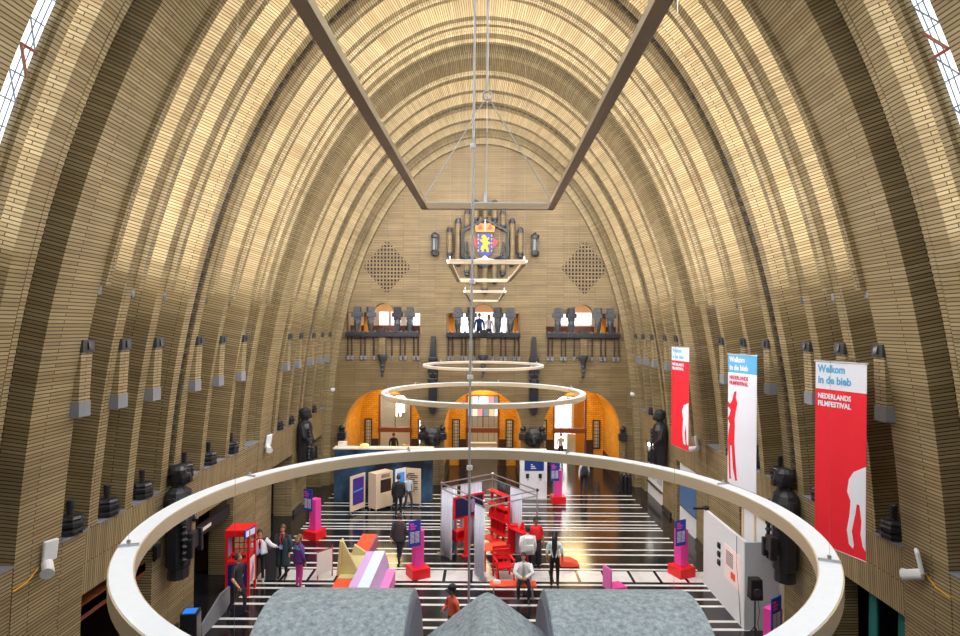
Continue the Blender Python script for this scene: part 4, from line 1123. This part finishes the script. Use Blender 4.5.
# --- loudspeaker on tripod
g = Vector((7.08, 15.6, 0)); r = thing('loudspeaker', 'black loudspeaker on a tripod stand before the white exhibition box', 'loudspeaker', g)
m = MB(); m.box((0, 0, 1.68), (.32, .28, .54), taper=.92); m.build('cabinet', M_BLK, r, bevel=.03)
m = MB(); m.lathe([(.11, 0), (.1, .012)], 16).xform(Matrix.Translation((0, -.14, 1.62)) @ Matrix.Rotation(PI / 2, 4, 'X')); m.build('speaker_cone', M_DARKST, r)
m = MB(); m.tube([(0, 0, .1), (0, 0, 1.42)], .02, 8); m.build('pole', M_BLK, r)
for k in range(3):
    a = k * 2 * PI / 3 + .5; m = MB(); m.tube([(0, 0, .7), (.42 * math.cos(a), .42 * math.sin(a), .015)], .014, 6); m.build('leg', M_BLK, r)
m = MB(); m.tube([(.05, -.05, 1.45), (.09, -.06, 1.1), (.05, -.05, .8), (.12, -.08, .4), (.1, -.1, .02)], .008, 5); m.build('cable', M_BLK, r)
# --- pink L seat, coral floor cushion, red bench
g = G(617, 588); r = thing('pink_chair', 'small pink L-shaped chair on the white floor slabs', 'chair', (g.x, g.y, 0), .35)
m = MB(); m.bx(-.28, .28, -.25, .25, .0, .1); m.build('seat', M_PINK, r, bevel=.01)
m = MB(); m.bx(-.33, -.28, -.25, .25, 0, .72); m.build('backrest', mat('rose_pink', (232, 110, 186), .5), r, bevel=.01)
g = G(570, 565); m = MB(); m.prism([(-.3, 0), (.35, 0), (.36, .06), (.1, .2), (-.26, .24), (-.34, .12)], .5, Matrix.Translation((0, -.25, 0)))
tag(m.build('floor_cushion', M_CORAL, loc=(g.x, g.y, 0), bevel=.03), 'low coral red wedge cushion on the dark floor', 'cushion')
r = thing('red_bench', 'low coral red bench under the seated man', 'bench', (.98, 18.72, 0), 0)
m = MB(); m.bx(-.72, .72, -.2, .2, .4, .46); m.build('seat_board', M_CORAL, r, bevel=.01)
for x in (-.6, .6):
    m = MB(); m.bx(x - .02, x + .02, -.16, .16, 0, .4); m.build('leg', M_STEEL, r)
m = MB(); m.box((-.5, 0, .0), (.22, .16, .05)); m.prism([(-.6, .025), (-.4, .025), (-.44, .06), (-.56, .06)], .1, Matrix.Translation((0, -.05, 0)))
tag(m.build('paper_bag', M_OFFW, loc=(.98, 18.72, .486)), 'crumpled white paper lying on the left end of the red bench', 'paper')
# --- information pylon and pale barrier, left foreground
r = thing('info_pylon', 'black information pylon with blue top screen at left', 'kiosk', (-7.45, 15.45, 0), .15)
m = MB(); m.bx(-.2, .2, -.2, .2, 0, 1.08); m.build('body', M_BLK, r, bevel=.015)
m = MB(); m.box((0, -.02, 1.09), (.3, .28, .02)); m.build('screen', mat('bright_blue_screen', (24, 110, 210), .3, emit=(30, 120, 230), estr=.6), r)
m = MB(); m.bx(.2, .215, -.16, .16, .1, 1.0); m.build('side_plate', M_STEEL, r)
m = MB(); m.prism([(16.2, .0), (18.0, .0), (18.0, .62), (17.4, .66), (16.2, .34)], .05, Matrix.Translation((-7.5, 0, 0)) @ Matrix.Rotation(PI / 2, 4, 'Z'))
tag(m.build('low_barrier', M_GREYST), 'pale grey low sloping barrier beside the information pylon', 'barrier')
# wooden sign beam in the left opening
r = thing('door_sign', 'dark hanging sign with white strip in the second left opening', 'sign', (-8.45, 18.9, 2.25))
m = MB(); m.bx(-.05, .05, -1.2, 1.2, -.17, .17); m.build('board', M_BLK, r)
m = MB(); m.bx(.05, .06, -1.1, -.2, -.05, .05); m.tube([(.055, -1.16, 0), (.06, -1.16, 0)], .06, 10); m.build('white_strip', M_OFFW, r)
m = MB()
for y in (-1.0, 1.0): m.tube([(0, y, .17), (0, y, .5)], .012, 5)
m.build('hanger', M_BLK, r)
m = MB(); m.bx(-9.0, -8.5, 12.65, 15.25, 2.2, 2.4); m.bx(-8.56, -8.5, 12.65, 15.25, 2.1, 2.42)
tag(m.build('timber_lintel', M_OAK), kind='structure'); bpy.data.objects['timber_lintel'].name = 'trim_200'
for nm, x, y, z, l in (('wall_speaker', -8.3, 15.3, 2.65, 'small black wall box beside the nearer left statue'),):
    m = MB(); m.box((.06, 0, 0), (.12, .2, .34)); m.box((.12, 0, 0), (.02, .14, .26)); m.box((.0, 0, -.2), (.06, .06, .1))
    tag(m.build(nm, M_BLK, loc=(x, y, z), bevel=.01), l, 'wall box')
for k, y in enumerate((30.9, 31.15, 31.4)):
    m = MB(); m.lathe([(.1, 0), (.11, .05), (.11, .75), (.08, .8), (.1, .86), (.03, .92)], 12)
    tag(m.build('barrier_post', M_BLK, loc=(7.15 + k * .22, 31.0, 0)), 'short black post at the right foot of the end wall, %s of three' % ('leftmost', 'middle', 'rightmost')[k], 'post', 'short black posts')
# --- grey stone barrels and gable in the foreground
def gstone():
    m, nt, b = nodes('weathered_zinc_grey'); tc = nt.nodes.new('ShaderNodeTexCoord')
    n1 = nt.nodes.new('ShaderNodeTexNoise'); n1.inputs['Scale'].default_value = 45; n1.inputs['Detail'].default_value = 10; n1.inputs['Roughness'].default_value = .7
    cr = nt.nodes.new('ShaderNodeValToRGB'); cr.color_ramp.elements[0].position = .3; cr.color_ramp.elements[1].position = .72
    cr.color_ramp.elements[0].color = lin((98, 105, 109)); cr.color_ramp.elements[1].color = lin((180, 187, 191))
    nt.links.new(tc.outputs['Object'], n1.inputs['Vector']); nt.links.new(n1.outputs['Fac'], cr.inputs[0]); nt.links.new(cr.outputs[0], b.inputs['Base Color'])
    bp = nt.nodes.new('ShaderNodeBump'); bp.inputs['Strength'].default_value = .25; nt.links.new(n1.outputs['Fac'], bp.inputs['Height']); nt.links.new(bp.outputs['Normal'], b.inputs['Normal'])
    b.inputs['Roughness'].default_value = .7; return m
M_ZINC = gstone()
D = 2.6; s_ = D / FPX
r = thing('stone_parapet', 'weathered grey stone parapet with two barrel tops and a middle gable', 'parapet', (0, D, 6.68))
TZ = HC - (599 - VY) * s_ - 6.68      # barrel crown above the slab
R0 = .52
for sd, xa, xb in ((-1, (412 - VX) * s_, (270 - VX) * s_), (1, (549 - VX) * s_, (699 - VX) * s_)):
    n = 28; m = MB(); ring_ = [(-R0 * math.cos(PI * k / n), TZ - R0 + R0 * math.sin(PI * k / n)) for k in range(n + 1)] + [(R0, 0), (-R0, 0)]
    m.prism(ring_, xb - xa, Matrix.Translation((xa, 0, 0)) @ Matrix(((0, 1, 0, 0), (1, 0, 0, 0), (0, 0, 1, 0), (0, 0, 0, 1))))
    m.build('barrel_top', M_ZINC, r, smooth=False, bevel=.012)
    m = MB(); k2 = .92
    m.prism([(y * k2, TZ - R0 + (z - TZ + R0) * k2) for y, z in ring_[:n + 1]], .015, Matrix.Translation((xa - (.012 if sd > 0 else .003), 0, 0)) @ Matrix(((0, 1, 0, 0), (1, 0, 0, 0), (0, 0, 1, 0), (0, 0, 0, 1))))
    m.build('end_disc', mat('dark_lead_grey', (110, 110, 122), .6), r)
gx = (489 - VX) * s_; gt = HC - (590 - VY) * s_ - 6.68
m = MB(); m.prism([(gx - .32, gt - .24), (gx - .04, gt - .02), (gx, gt), (gx + .04, gt - .02), (gx + .31, gt - .22), (gx + .31, 0), (gx - .32, 0)], .6, Matrix.Translation((0, -.6, 0)))
m.build('gable', M_ZINC, r, bevel=.015)
# ================================================================ PEOPLE
def skin_mesh(verts, edges, radii, root):
    me = bpy.data.meshes.new('sk'); me.from_pydata(verts, edges, [])
    o = bpy.data.objects.new('sk', me); C.objects.link(o)
    md = o.modifiers.new('s', 'SKIN'); md.use_smooth_shade = True
    for i, sv in enumerate(me.skin_vertices[0].data):
        sv.radius = radii[i]; sv.use_root = (i == root)
    sb = o.modifiers.new('ss', 'SUBSURF'); sb.levels = 1; sb.render_levels = 1
    dg = bpy.context.evaluated_depsgraph_get(); m2 = bpy.data.meshes.new_from_object(o.evaluated_get(dg))
    vs = [v.co.copy() for v in m2.vertices]; fs = [tuple(p.vertices) for p in m2.polygons]
    bpy.data.objects.remove(o); bpy.data.meshes.remove(me); bpy.data.meshes.remove(m2)
    return vs, fs
def segdist(p, a, b):
    d = b - a; t = max(0, min(1, (p - a).dot(d) / max(1e-9, d.dot(d)))); return (p - a - d * t).length
PMAT = {}
def cm(rgb, rough=.75):
    if rgb not in PMAT: PMAT[rgb] = mat('cloth_%d_%d_%d' % rgb, rgb, rough, noise=.12)
    return PMAT[rgb]
def person(label, x, y, rz, h=1.72, top=(40, 40, 44), legs=(30, 30, 34), shoe=(24, 24, 26), hair=(34, 26, 22), skin=(206, 150, 122), J=None, z=0., sleeves=True, build=1.0,
           hairlen=0., coat=None, coatlen=.7, bag=None, lanyard=None, skirt=None, hat=None, group=None, head_turn=0., vest=None, flare=None):
    P_ = dict(pelvis=(0, 0, .93), waist=(0, 0, 1.08), chest=(0, 0, 1.28), neckb=(0, .01, 1.44), neck=(0, -.005, 1.53),
              hipL=(.09, 0, .88), kneeL=(.1, -.02, .49), ankL=(.1, .02, .09), toeL=(.115, -.15, .035), hipR=(-.09, 0, .88), kneeR=(-.1, -.02, .49), ankR=(-.1, .02, .09), toeR=(-.115, -.15, .035),
              shL=(.18, 0, 1.40), elL=(.24, .02, 1.13), wrL=(.25, -.06, .89), paL=(.25, -.08, .82), shR=(-.18, 0, 1.40), elR=(-.24, .02, 1.13), wrR=(-.25, -.06, .89), paR=(-.25, -.08, .82))
    P_.update(J or {})
    R_ = dict(pelvis=(.16, .12), waist=(.135, .105), chest=(.165, .115), neckb=(.085, .075), neck=(.052, .052), hip=(.095, .095), knee=(.062, .062), ank=(.045, .045), toe=(.042, .03), sh=(.07, .07), el=(.05, .05), wr=(.034, .034), pa=(.042, .026))
    names = list(P_); idx = {n: i for i, n in enumerate(names)}
    rad = []
    for n in names:
        k = n if n in R_ else n[:-1]; f = build if k in ('pelvis', 'waist', 'chest', 'hip', 'sh') else 1
        rad.append((R_[k][0] * f, R_[k][1] * f))
    E = [('pelvis', 'waist'), ('waist', 'chest'), ('chest', 'neckb'), ('neckb', 'neck')]
    for s in 'LR': E += [('pelvis', 'hip' + s), ('hip' + s, 'knee' + s), ('knee' + s, 'ank' + s), ('ank' + s, 'toe' + s), ('neckb' if False else 'chest', 'sh' + s), ('sh' + s, 'el' + s), ('el' + s, 'wr' + s), ('wr' + s, 'pa' + s)]
    vs, fs = skin_mesh([P_[n] for n in names], [(idx[a], idx[b]) for a, b in E], rad, 0)
    SM = {}
    for a, b in E:
        k = a[:-1] if a[-1] in 'LR' else a
        SM[(a, b)] = {'pelvis': 2, 'waist': 1, 'chest': 1, 'neckb': 0, 'hip': 2, 'knee': 2, 'ank': 3, 'sh': 1, 'el': 1 if sleeves else 0, 'wr': 0}[k]
    mb = MB()
    V = {n: Vector(p) for n, p in P_.items()}
    for f in fs:
        c = sum((vs[i] for i in f), Vector()) / len(f)
        best = min(E, key=lambda e: segdist(c, V[e[0]], V[e[1]]) - .5 * R_[e[1] if e[1] in R_ else e[1][:-1]][0])
        mi = SM[best]
        if best[0] == 'pelvis' and best[1] == 'waist': mi = 2 if c.z < (V['pelvis'].z + .06) else 1
        mb.cur = mi; mb.face(f)
    mb.v = [tuple(v) for v in vs]
    # head: shaped ovoid with brow, nose, lips, chin, eyes and ears, joined to the neck
    hc = V['neck'] + Vector((0, -.015, .105)); ct, st = math.cos(head_turn), math.sin(head_turn)
    def H(px, py, pz): return (hc.x + px * ct - py * st, hc.y + px * st + py * ct, hc.z + pz)
    mb.cur = 0; o = len(mb.v); n, k = 16, 10
    for j in range(k + 1):
        ph = PI * j / k; zz = -.125 * math.cos(ph); rr = math.sin(ph)
        for i in range(n):
            a = 2 * PI * i / n; xx = .077 * rr * math.cos(a); yy = .095 * rr * math.sin(a)
            if zz < -.03: xx *= 1 - .5 * (-zz - .03) / .1; yy = yy * (1 - .25 * (-zz - .03) / .1) - .012
            mb.v.append(H(xx, yy, zz))
    for j in range(k):
        for i in range(n): mb.face((o + j * n + i, o + j * n + (i + 1) % n, o + (j + 1) * n + (i + 1) % n, o + (j + 1) * n + i))
    mb.add([H(-.014, -.085, -.02), H(.014, -.085, -.02), H(0, -.115, -.028), H(0, -.088, .03)], [(0, 1, 2), (1, 3, 2), (3, 0, 2), (0, 3, 1)])
    for s in (-1, 1): mb.add([H(s * .075, .01, -.02), H(s * .095, .02, .0), H(s * .09, .015, .03), H(s * .074, .0, .03)], [(0, 1, 2, 3)])
    mb.cur = 4
    for s in (-1, 1): mb.ball(H(s * .03, -.083, .012), .011, 8)
    mb.cur = 5; mb.box(H(0, -.093, -.06), (.045, .012, .012))
    # five fingers on each hand
    mb.cur = 0
    for s in 'LR':
        p, w_ = V['pa' + s], V['wr' + s]; d = (p - w_).normalized(); side = Vector((0, 1, 0)) if abs(d.y) < .7 else Vector((0, 0, 1)); side = (side - d * side.dot(d)).normalized(); nrm = d.cross(side)
        inw = Vector((0, 0, 1)).cross(Vector((0, 1, 0))) * (-1 if s == 'L' else 1)
        for q, (off, ln) in enumerate(((-.03, .07), (-.01, .085), (.01, .08), (.028, .062))):
            a = p + side * off + d * .01; b = a + d * ln * .5; c = b + (d * .8 - nrm * .5 * (1 if s == 'L' else -1)).normalized() * ln * .5
            mb.tube([a, b, c], [.011, .01, .008], 5)
        a = w_ + (p - w_) * .4 - side * .03; b = a + (d - side * .9).normalized() * .05; mb.tube([a, b, b + d * .03], [.012, .011, .009], 5)
    body = mb.build('body', [cm(skin, .6), cm(top), cm(legs), cm(shoe, .5), mat('dark_eye', (30, 22, 20), .3), mat('lip', (160, 86, 78), .5)], None, smooth=True)
    sc_ = h / 1.72
    r = thing('person', label, 'person', (x, y, z), rz, group); r.scale = (sc_,) * 3
    body.parent = r
    # hair
    m = MB(); o = 0; n = 16
    for j in range(7):
        ph = PI * .5 * j / 6 + .0; zz = .128 * math.sin(ph) + .01; rr = math.cos(ph) if j < 6 else .02
        for i in range(n):
            a = 2 * PI * i / n; f = 1.08
            yy = .1 * rr * math.sin(a) * f; low = 0
            if j == 0 and math.sin(a) > -.35: low = -.06
            m.v.append(H(.082 * rr * math.cos(a) * f, yy + .006, zz + low + ((.05 if j == 0 else .02 if j == 1 else 0) if math.sin(a) < -.35 else 0)))
    for j in range(6):
        for i in range(n): m.face((j * n + i, j * n + (i + 1) % n, (j + 1) * n + (i + 1) % n, (j + 1) * n + i))
    m.face([i for i in range(n)][::-1]); m.face([6 * n + i for i in range(n)])
    if hairlen:
        m.tube([H(0, .055, .06), H(0, .09, -.08), H(0, .1, -.1 - hairlen * .5), H(0, .11, -.1 - hairlen)], [.075, .085, .09, .03], 10)
    m.build('hair', cm(hair, .6), r, smooth=True)
    if hat:
        m = MB(); m.lathe([(.105, .0), (.105, .05), (.09, .1), (.04, .13)], 14, H(0, .0, .05), sy=1.15); m.box(H(0, -.13, .055), (.15, .12, .012)); m.build('cap', cm(hat), r)
    pc_, wc_, cc_ = V['pelvis'], V['waist'], V['chest']
    def shell(z0, z1, name, col, flare=1.25, open_=False):
        """loose garment lofted around the trunk between two heights"""
        m = MB(); n = 20; k = 8
        for j in range(k + 1):
            t = j / k; zz = z1 + (z0 - z1) * t
            c = cc_.lerp(V['neckb'], max(0, (zz - cc_.z) / .16)) if zz > cc_.z else wc_.lerp(cc_, max(0, (zz - wc_.z) / max(.01, cc_.z - wc_.z))) if zz > wc_.z else pc_.lerp(wc_, max(0, min(1, (zz - pc_.z) / .15)))
            zq = V['neckb'].z - .08; rx, ry = (.2, .14) if zz < zq else (.2 - (zz - zq) * 1.5, .14 - (zz - zq) * .5)
            f = build * (1 + (flare - 1) * max(0, t - .2))
            for i in range(n):
                a = 2 * PI * i / n + PI / n; w2 = 1 + .04 * math.sin(5 * a + t * 3)
                m.v.append((c.x + rx * f * w2 * math.cos(a), c.y + ry * f * w2 * math.sin(a), zz))
        for j in range(k):
            for i in range(n):
                if open_ and i == 14: continue
                m.face((j * n + i, j * n + (i + 1) % n, (j + 1) * n + (i + 1) % n, (j + 1) * n + i))
        o = m.build(name, cm(col), r, smooth=True); sd = o.modifiers.new('t', 'SOLIDIFY'); sd.thickness = .012; return o
    if coat:
        shell(coatlen, V['neckb'].z + .01, 'coat', coat, 1.3, True)
        for s in 'LR':
            m = MB(); m.tube([V['sh' + s], V['el' + s], V['wr' + s]], [.082, .066, .05], 10); m.build('sleeve', cm(coat), r, smooth=True)
    if vest: shell(1.0, V['neckb'].z - .01, 'shirt', vest, 1.05)
    if skirt: shell(skirt[1], 1.03, 'skirt', skirt[0], 1.25)
    if flare:
        for s in 'LR':
            m = MB(); m.tube([V['hip' + s] + Vector((0, 0, .06)), V['knee' + s], V['ank' + s] + Vector((0, 0, flare))], [.11, .105, .12], 12); m.build('trouser_leg', cm(legs), r, smooth=True)
    if bag:
        m = MB(); m.box((cc_.x, cc_.y + .2, cc_.z - .06), (.32, .17, .44), taper=.85); m.box((cc_.x, cc_.y + .29, cc_.z - .16), (.24, .05, .2))
        b = m.build('backpack', cm(bag), r, bevel=.04)
        m = MB()
        for s in (-1, 1): m.tube([(cc_.x + s * .1, cc_.y + .14, cc_.z + .1), (cc_.x + s * .12, cc_.y + .02, cc_.z + .17), (cc_.x + s * .12, cc_.y - .12, cc_.z + .05), (cc_.x + s * .13, cc_.y + .1, cc_.z - .2)], .016, 6)
        m.build('strap', cm(bag), b)
    if lanyard:
        m = MB(); m.tube([(.06, -.02, 1.5), (.05, -.14, 1.36), (0, -.165, 1.14), (-.05, -.14, 1.36), (-.06, -.02, 1.5)], .012, 6); l = m.build('lanyard', cm((226, 40, 40)), r)
        m = MB(); m.box((0, -.17, 1.08), (.1, .012, .14)); m.build('badge', cm((120, 170, 230)), l)
    return r
def at(px, py): g = G(px, py); return g.x, g.y
WALK = dict(kneeL=(.1, -.16, .52), ankL=(.1, -.14, .1), toeL=(.11, -.3, .06), kneeR=(-.1, .04, .48), ankR=(-.1, .26, .14), toeR=(-.11, .14, .035), wrL=(.26, .1, .9), paL=(.26, .12, .83), wrR=(-.26, -.2, .95), paR=(-.26, -.26, .9))
x, y = at(261, 582); person('person in white jacket and red lanyard behind the red booth, arm out', x, y, .35, 1.7, (30, 30, 34), (26, 26, 28), (200, 190, 170), coat=(226, 226, 230), coatlen=.95, lanyard=1, J=dict(elL=(.36, -.02, 1.2), wrL=(.52, -.14, 1.16), paL=(.58, -.17, 1.15)))
x, y = at(284.5, 578.5); person('person in long dark green coat with red lanyard, facing the camera', x, y, -.1, 1.76, (24, 26, 30), (24, 26, 28), coat=(44, 60, 66), coatlen=.42, lanyard=1, hair=(96, 62, 44))
x, y = at(300.5, 588); person('person in purple and turquoise jacket with pink trousers', x, y, 2.4, 1.68, (92, 46, 124), (226, 60, 160), (226, 222, 216), hair=(120, 84, 56), coat=(92, 46, 124), coatlen=.85, vest=(40, 176, 196), hairlen=.03)
x, y = at(399.5, 516); person('person in black suit seen from behind, at the display case', x, y, PI + .2, 1.8, (26, 26, 30), (28, 28, 32), hair=(86, 64, 56), coat=(28, 28, 32), coatlen=.8)
x, y = -3.36, 27.45; person('person in pale jacket beside the white poster panel', x, y, .6, 1.66, (190, 200, 206), (60, 66, 74), hair=(110, 70, 50), bag=None, J=WALK)
x, y = at(400.5, 563); person('person in dark jacket walking past the pink post', x, y, PI - .3, 1.74, (52, 42, 48), (30, 32, 46), hair=(80, 60, 50), J=WALK, coat=(56, 46, 52), coatlen=.8)
x, y = at(585, 494.5); person('person with grey top and navy backpack walking to the right arch', x, y, PI, 1.76, (196, 200, 206), (34, 36, 48), bag=(34, 40, 54), hair=(40, 34, 30), J=WALK)
x, y = at(537, 568); person('person in red t-shirt with black trousers at the red counter', x, y, .15, 1.76, (226, 28, 36), (30, 28, 32), sleeves=False, skin=(150, 96, 74), hair=(30, 24, 22), vest=(228, 28, 38), flare=.06, J=dict(elR=(-.3, -.06, 1.16), wrR=(-.36, -.26, 1.2), paR=(-.38, -.32, 1.22)))
x, y = at(529, 578.5); person('person in white jacket with white backpack, seen from behind', x, y, PI + .15, 1.72, (222, 222, 222), (28, 28, 32), bag=(226, 226, 222), hair=(40, 34, 30), coat=(222, 222, 222), coatlen=.85)
x, y = at(556, 587); person('person with long black hair and wide black trousers', x, y, PI - .2, 1.74, (206, 226, 222), (22, 22, 24), hair=(24, 20, 20), hairlen=.55, sleeves=False, flare=.0)
SIT = dict(pelvis=(0, .02, .56), waist=(0, .0, .72), chest=(0, -.04, .92), neckb=(0, -.06, 1.08), neck=(0, -.09, 1.17), hipL=(.1, -.02, .55), kneeL=(.16, -.42, .52), ankL=(.15, -.42, .1), toeL=(.17, -.58, .04), hipR=(-.1, -.02, .55), kneeR=(-.16, -.42, .52), ankR=(-.15, -.36, .1), toeR=(-.17, -.52, .04),
           shL=(.18, -.05, 1.03), elL=(.27, -.16, .8), wrL=(.07, -.36, .74), paL=(.01, -.4, .74), shR=(-.18, -.05, 1.03), elR=(-.27, -.16, .8), wrR=(-.07, -.36, .72), paR=(-.01, -.41, .71))
person('man in white fleece coat sitting on the red bench', 1.3, 18.72, -.05, 1.76, (228, 228, 226), (28, 30, 34), J=SIT, z=.02, hair=(60, 48, 42), vest=None, coat=(228, 228, 226), coatlen=.55)
x, y = -.74, 15.6; person('person in black cap and orange top behind the stone gable', x, y, -.9, 1.66, (216, 92, 66), (40, 40, 46), hat=(26, 28, 34), skin=(150, 100, 80), J=dict(elR=(-.27, -.02, 1.15), wrR=(-.1, -.25, 1.15), paR=(-.04, -.28, 1.15)))
person('person in black with bag striding past at the left wall', -7.05, 17.45, 1.3, 1.78, (40, 46, 48), (44, 34, 46), hair=(84, 62, 50), J=WALK, sleeves=False, bag=None, coat=None)
person('person in blue jacket at the middle gallery opening', -.2, 33.0, 0, 1.76, (38, 66, 120), (30, 30, 36), z=7.36, hair=(50, 40, 36))
person('person in white top with brown hair at the middle gallery opening', .32, 33.0, 0, 1.68, (226, 222, 224), (40, 38, 42), z=7.36, hair=(110, 60, 44), hairlen=.2)
person('person with dark jacket in the room beyond the left arch', -5.5, 37.4, PI, 1.78, (52, 40, 34), (34, 30, 30), hair=(120, 86, 60))
person('person in white shirt in the room beyond the right arch', 4.95, 38.0, .3, 1.7, (230, 226, 224), (50, 46, 46), hair=(70, 50, 40))

# ---------------------------------------------------------------- furnishings of the rooms beyond the arches
M_TUBE = mat('white_tube_lamp', (255, 250, 240), .5, emit=(255, 246, 230), estr=8)
for k, (x, y, z0, z1, l) in enumerate(((-5.55, 39.0, 2.6, 4.7, 'white vertical tube lamp beyond the left arch, left one'), (-5.3, 39.0, 2.6, 4.7, 'white vertical tube lamp beyond the left arch, middle one'), (-4.72, 39.4, 3.4, 5.0, 'white vertical tube lamp beyond the left arch, right one'))):
    r = thing('tube_lamp', l, 'lamp', (x, y, 0), group='vertical tube lamps')
    m = MB(); m.tube([(0, 0, z0), (0, 0, z1)], .04, 8); m.build('tube', M_TUBE, r)
    m = MB(); m.tube([(0, 0, z1), (0, 0, 5.9)], .008, 5); m.build('cord', M_BLK, r)
m = MB(); m.prism([(-4.9, 3.6), (-3.2, 2.6), (-3.2, 2.2), (-5.2, 3.4)], 1.2, Matrix.Translation((0, 39.8, 0)))
m.bx(-3.4, -3.2, 39.8, 41.0, 0, 2.3)
tag(m.build('stair_flank', mat('tan_plaster', (206, 164, 110), .7)), 'tan sloping stair flank seen beyond the left arch', 'stair')
r = thing('pendant_lamp', 'glowing white pendant lamp beyond the centre arch', 'lamp', (.05, 38.2, 0))
m = MB(); m.ball((0, 0, 3.75), .26, 14); m.build('globe', mat('warm_globe', (255, 240, 214), .5, emit=(255, 236, 200), estr=10), r, smooth=True)
m = MB(); m.tube([(0, 0, 4.0), (0, 0, 5.9)], .012, 5); m.build('cord', M_BLK, r)
cols = [(150, 190, 226), (236, 236, 240), (214, 196, 150), (120, 140, 150), (226, 150, 160), (236, 230, 210)]
r = thing('stained_glass', 'pale stained glass screen beyond the centre arch', 'stained glass', (.05, 40.6, 0))
for i in range(6):
    m = MB(); x = -1.1 + i * .37
    for j in range(3): m.cur = (i * 2 + j) % 3; m.bx(x, x + .35, -.02, .02, 2.4 + j * .75, 3.12 + j * .75)
    m.build('glass_strip', [mat('lit_glass_%d' % ((i + q * 2) % 6), cols[(i + q * 2) % 6], .4, emit=cols[(i + q * 2) % 6], estr=.9) for q in range(3)], r)
m = MB()
for i in range(7): m.bx(-1.12 + i * .37, -1.1 + i * .37, -.03, .03, 0, 4.7)
for z in (2.38, 3.13, 3.88, 4.63): m.bx(-1.12, 1.14, -.03, .03, z - .015, z + .015)
m.build('lead_frame', M_DARKST, r)
for (nm, x, y, sx, sy, sz, mt, l, cat) in (('shop_counter', .05, 38.6, 1.7, .5, 1.0, M_PALE, 'pale shop counter beyond the centre arch', 'counter'),
        ('yellow_column', 4.25, 38.5, .36, .3, 3.3, mat('lemon_yellow', (250, 226, 30), .5), 'bright yellow column beyond the right arch', 'column'),
        ('orange_cupboard', 6.35, 39.6, .8, .5, 4.3, M_ORANGE, 'orange cupboard beyond the right arch', 'cupboard'),
        ('market_table', -4.65, 37.9, .9, .5, .85, M_WOOD, 'table with round bread loaves beyond the left arch', 'table'),
        ('white_rack', 5.6, 38.0, .5, .3, 1.7, M_PALE, 'pale book rack beyond the right arch', 'rack')):
    m = MB(); m.bx(-sx / 2, sx / 2, -sy / 2, sy / 2, sz - .06, sz); m.bx(-sx / 2, sx / 2, -sy / 2 + .03, sy / 2, 0.0, sz - .06)
    for k in range(max(1, int(sz / .4))): m.bx(-sx / 2 + .03, sx / 2 - .03, -sy / 2, -sy / 2 + .03, .05 + k * .4, .4 + k * .4 - .03)
    tag(m.build(nm, mt, loc=(x, y, 0)), l, cat)
for k in range(6):
    m = MB(); m.lathe([(.06, 0), (.13, .04), (.13, .1), (.06, .15)], 12)
    tag(m.build('bread_loaf', mat('crust', (226, 178, 130), .7), loc=(-4.93 + (k % 3) * .28, 37.8 + (k // 3) * .24, .851)), 'pale round loaf on the table beyond the left arch', 'bread', 'loaves on the market table')
# ================================================================ LIGHT, SKY, CAMERA
w = bpy.data.worlds.new('sky'); bpy.context.scene.world = w; w.use_nodes = True
bg = w.node_tree.nodes['Background']
bg.inputs['Color'].default_value = (.86, .93, 1, 1); bg.inputs['Strength'].default_value = 1.6
def area(name, loc, target, sx, sy, power, col=(1, 1, 1)):
    l = bpy.data.lights.new(name, 'AREA'); l.shape = 'RECTANGLE'; l.size = sx; l.size_y = sy; l.energy = power; l.color = col
    o = bpy.data.objects.new(name, l); C.objects.link(o); o.location = loc
    d = Vector(target) - Vector(loc); o.rotation_euler = d.to_track_quat('-Z', 'Y').to_euler(); return o
def skylight(arc, y0, y1, step, power, off=.35):
    i = 0
    while i + step < len(arc):
        x, z, s, nx, nz = arc[i + step // 2]; L = arc[i + step][2] - arc[i][2]
        o = area('skylight_daylight', (x - nx * off, (y0 + y1) / 2, z - nz * off), (x + nx, (y0 + y1) / 2, z + nz), 1, 1, power * L * (y1 - y0), (.95, .98, 1))
        # local X along the strip, local Y along the hall
        t = Vector((-nz, 0, nx)); zax = -Vector((nx, 0, nz)); yax = Vector((0, 1, 0)); xax = yax.cross(zax)
        o.rotation_euler = Matrix((xax, yax, zax)).transposed().to_euler()
        o.data.size = L; o.data.size_y = y1 - y0
        i += step
LP = 20
for a, b in GL: skylight(A_GT, a, b, 11, LP)
for c in AX:
    area('passage_lamp', (c, 34.5, 4.82), (c, 34.5, 0), 1.5, 3.9, 190, (1, .76, .36))
    area('room_lamp', (c, 39.5, 5.7), (c, 39.2, 0), 4, 3.6, 120, (1, .93, .82))
    area('gallery_lamp', (c, 33.6, 10.4), (c, 33.6, 7), 2.5, 1, 40, (1, .85, .65))
cam = bpy.data.cameras.new('camera'); co = bpy.data.objects.new('camera', cam); C.objects.link(co)
co.location = (0, 0, HC); co.rotation_euler = (PI / 2, 0, 0)
co.rotation_euler = (Matrix.Rotation(PI / 2, 3, 'X') @ Matrix.Rotation(.006, 3, 'Z')).to_euler()
cam.sensor_width = 36; cam.lens = FPX / 960 * 36; cam.clip_start = .05; cam.clip_end = 200
cam.shift_x = -(VX - 480) / 960; cam.shift_y = (VY - 318) / 960
sc = bpy.context.scene; sc.camera = co
sc.view_settings.view_transform = 'Standard'; sc.view_settings.look = 'None'; sc.view_settings.gamma = 1
sc.view_settings.exposure = 0.15
try: sc.view_settings.use_curve_mapping = False
except Exception: pass
sc.cycles.max_bounces = 6; sc.cycles.diffuse_bounces = 4; sc.cycles.sample_clamp_indirect = 6
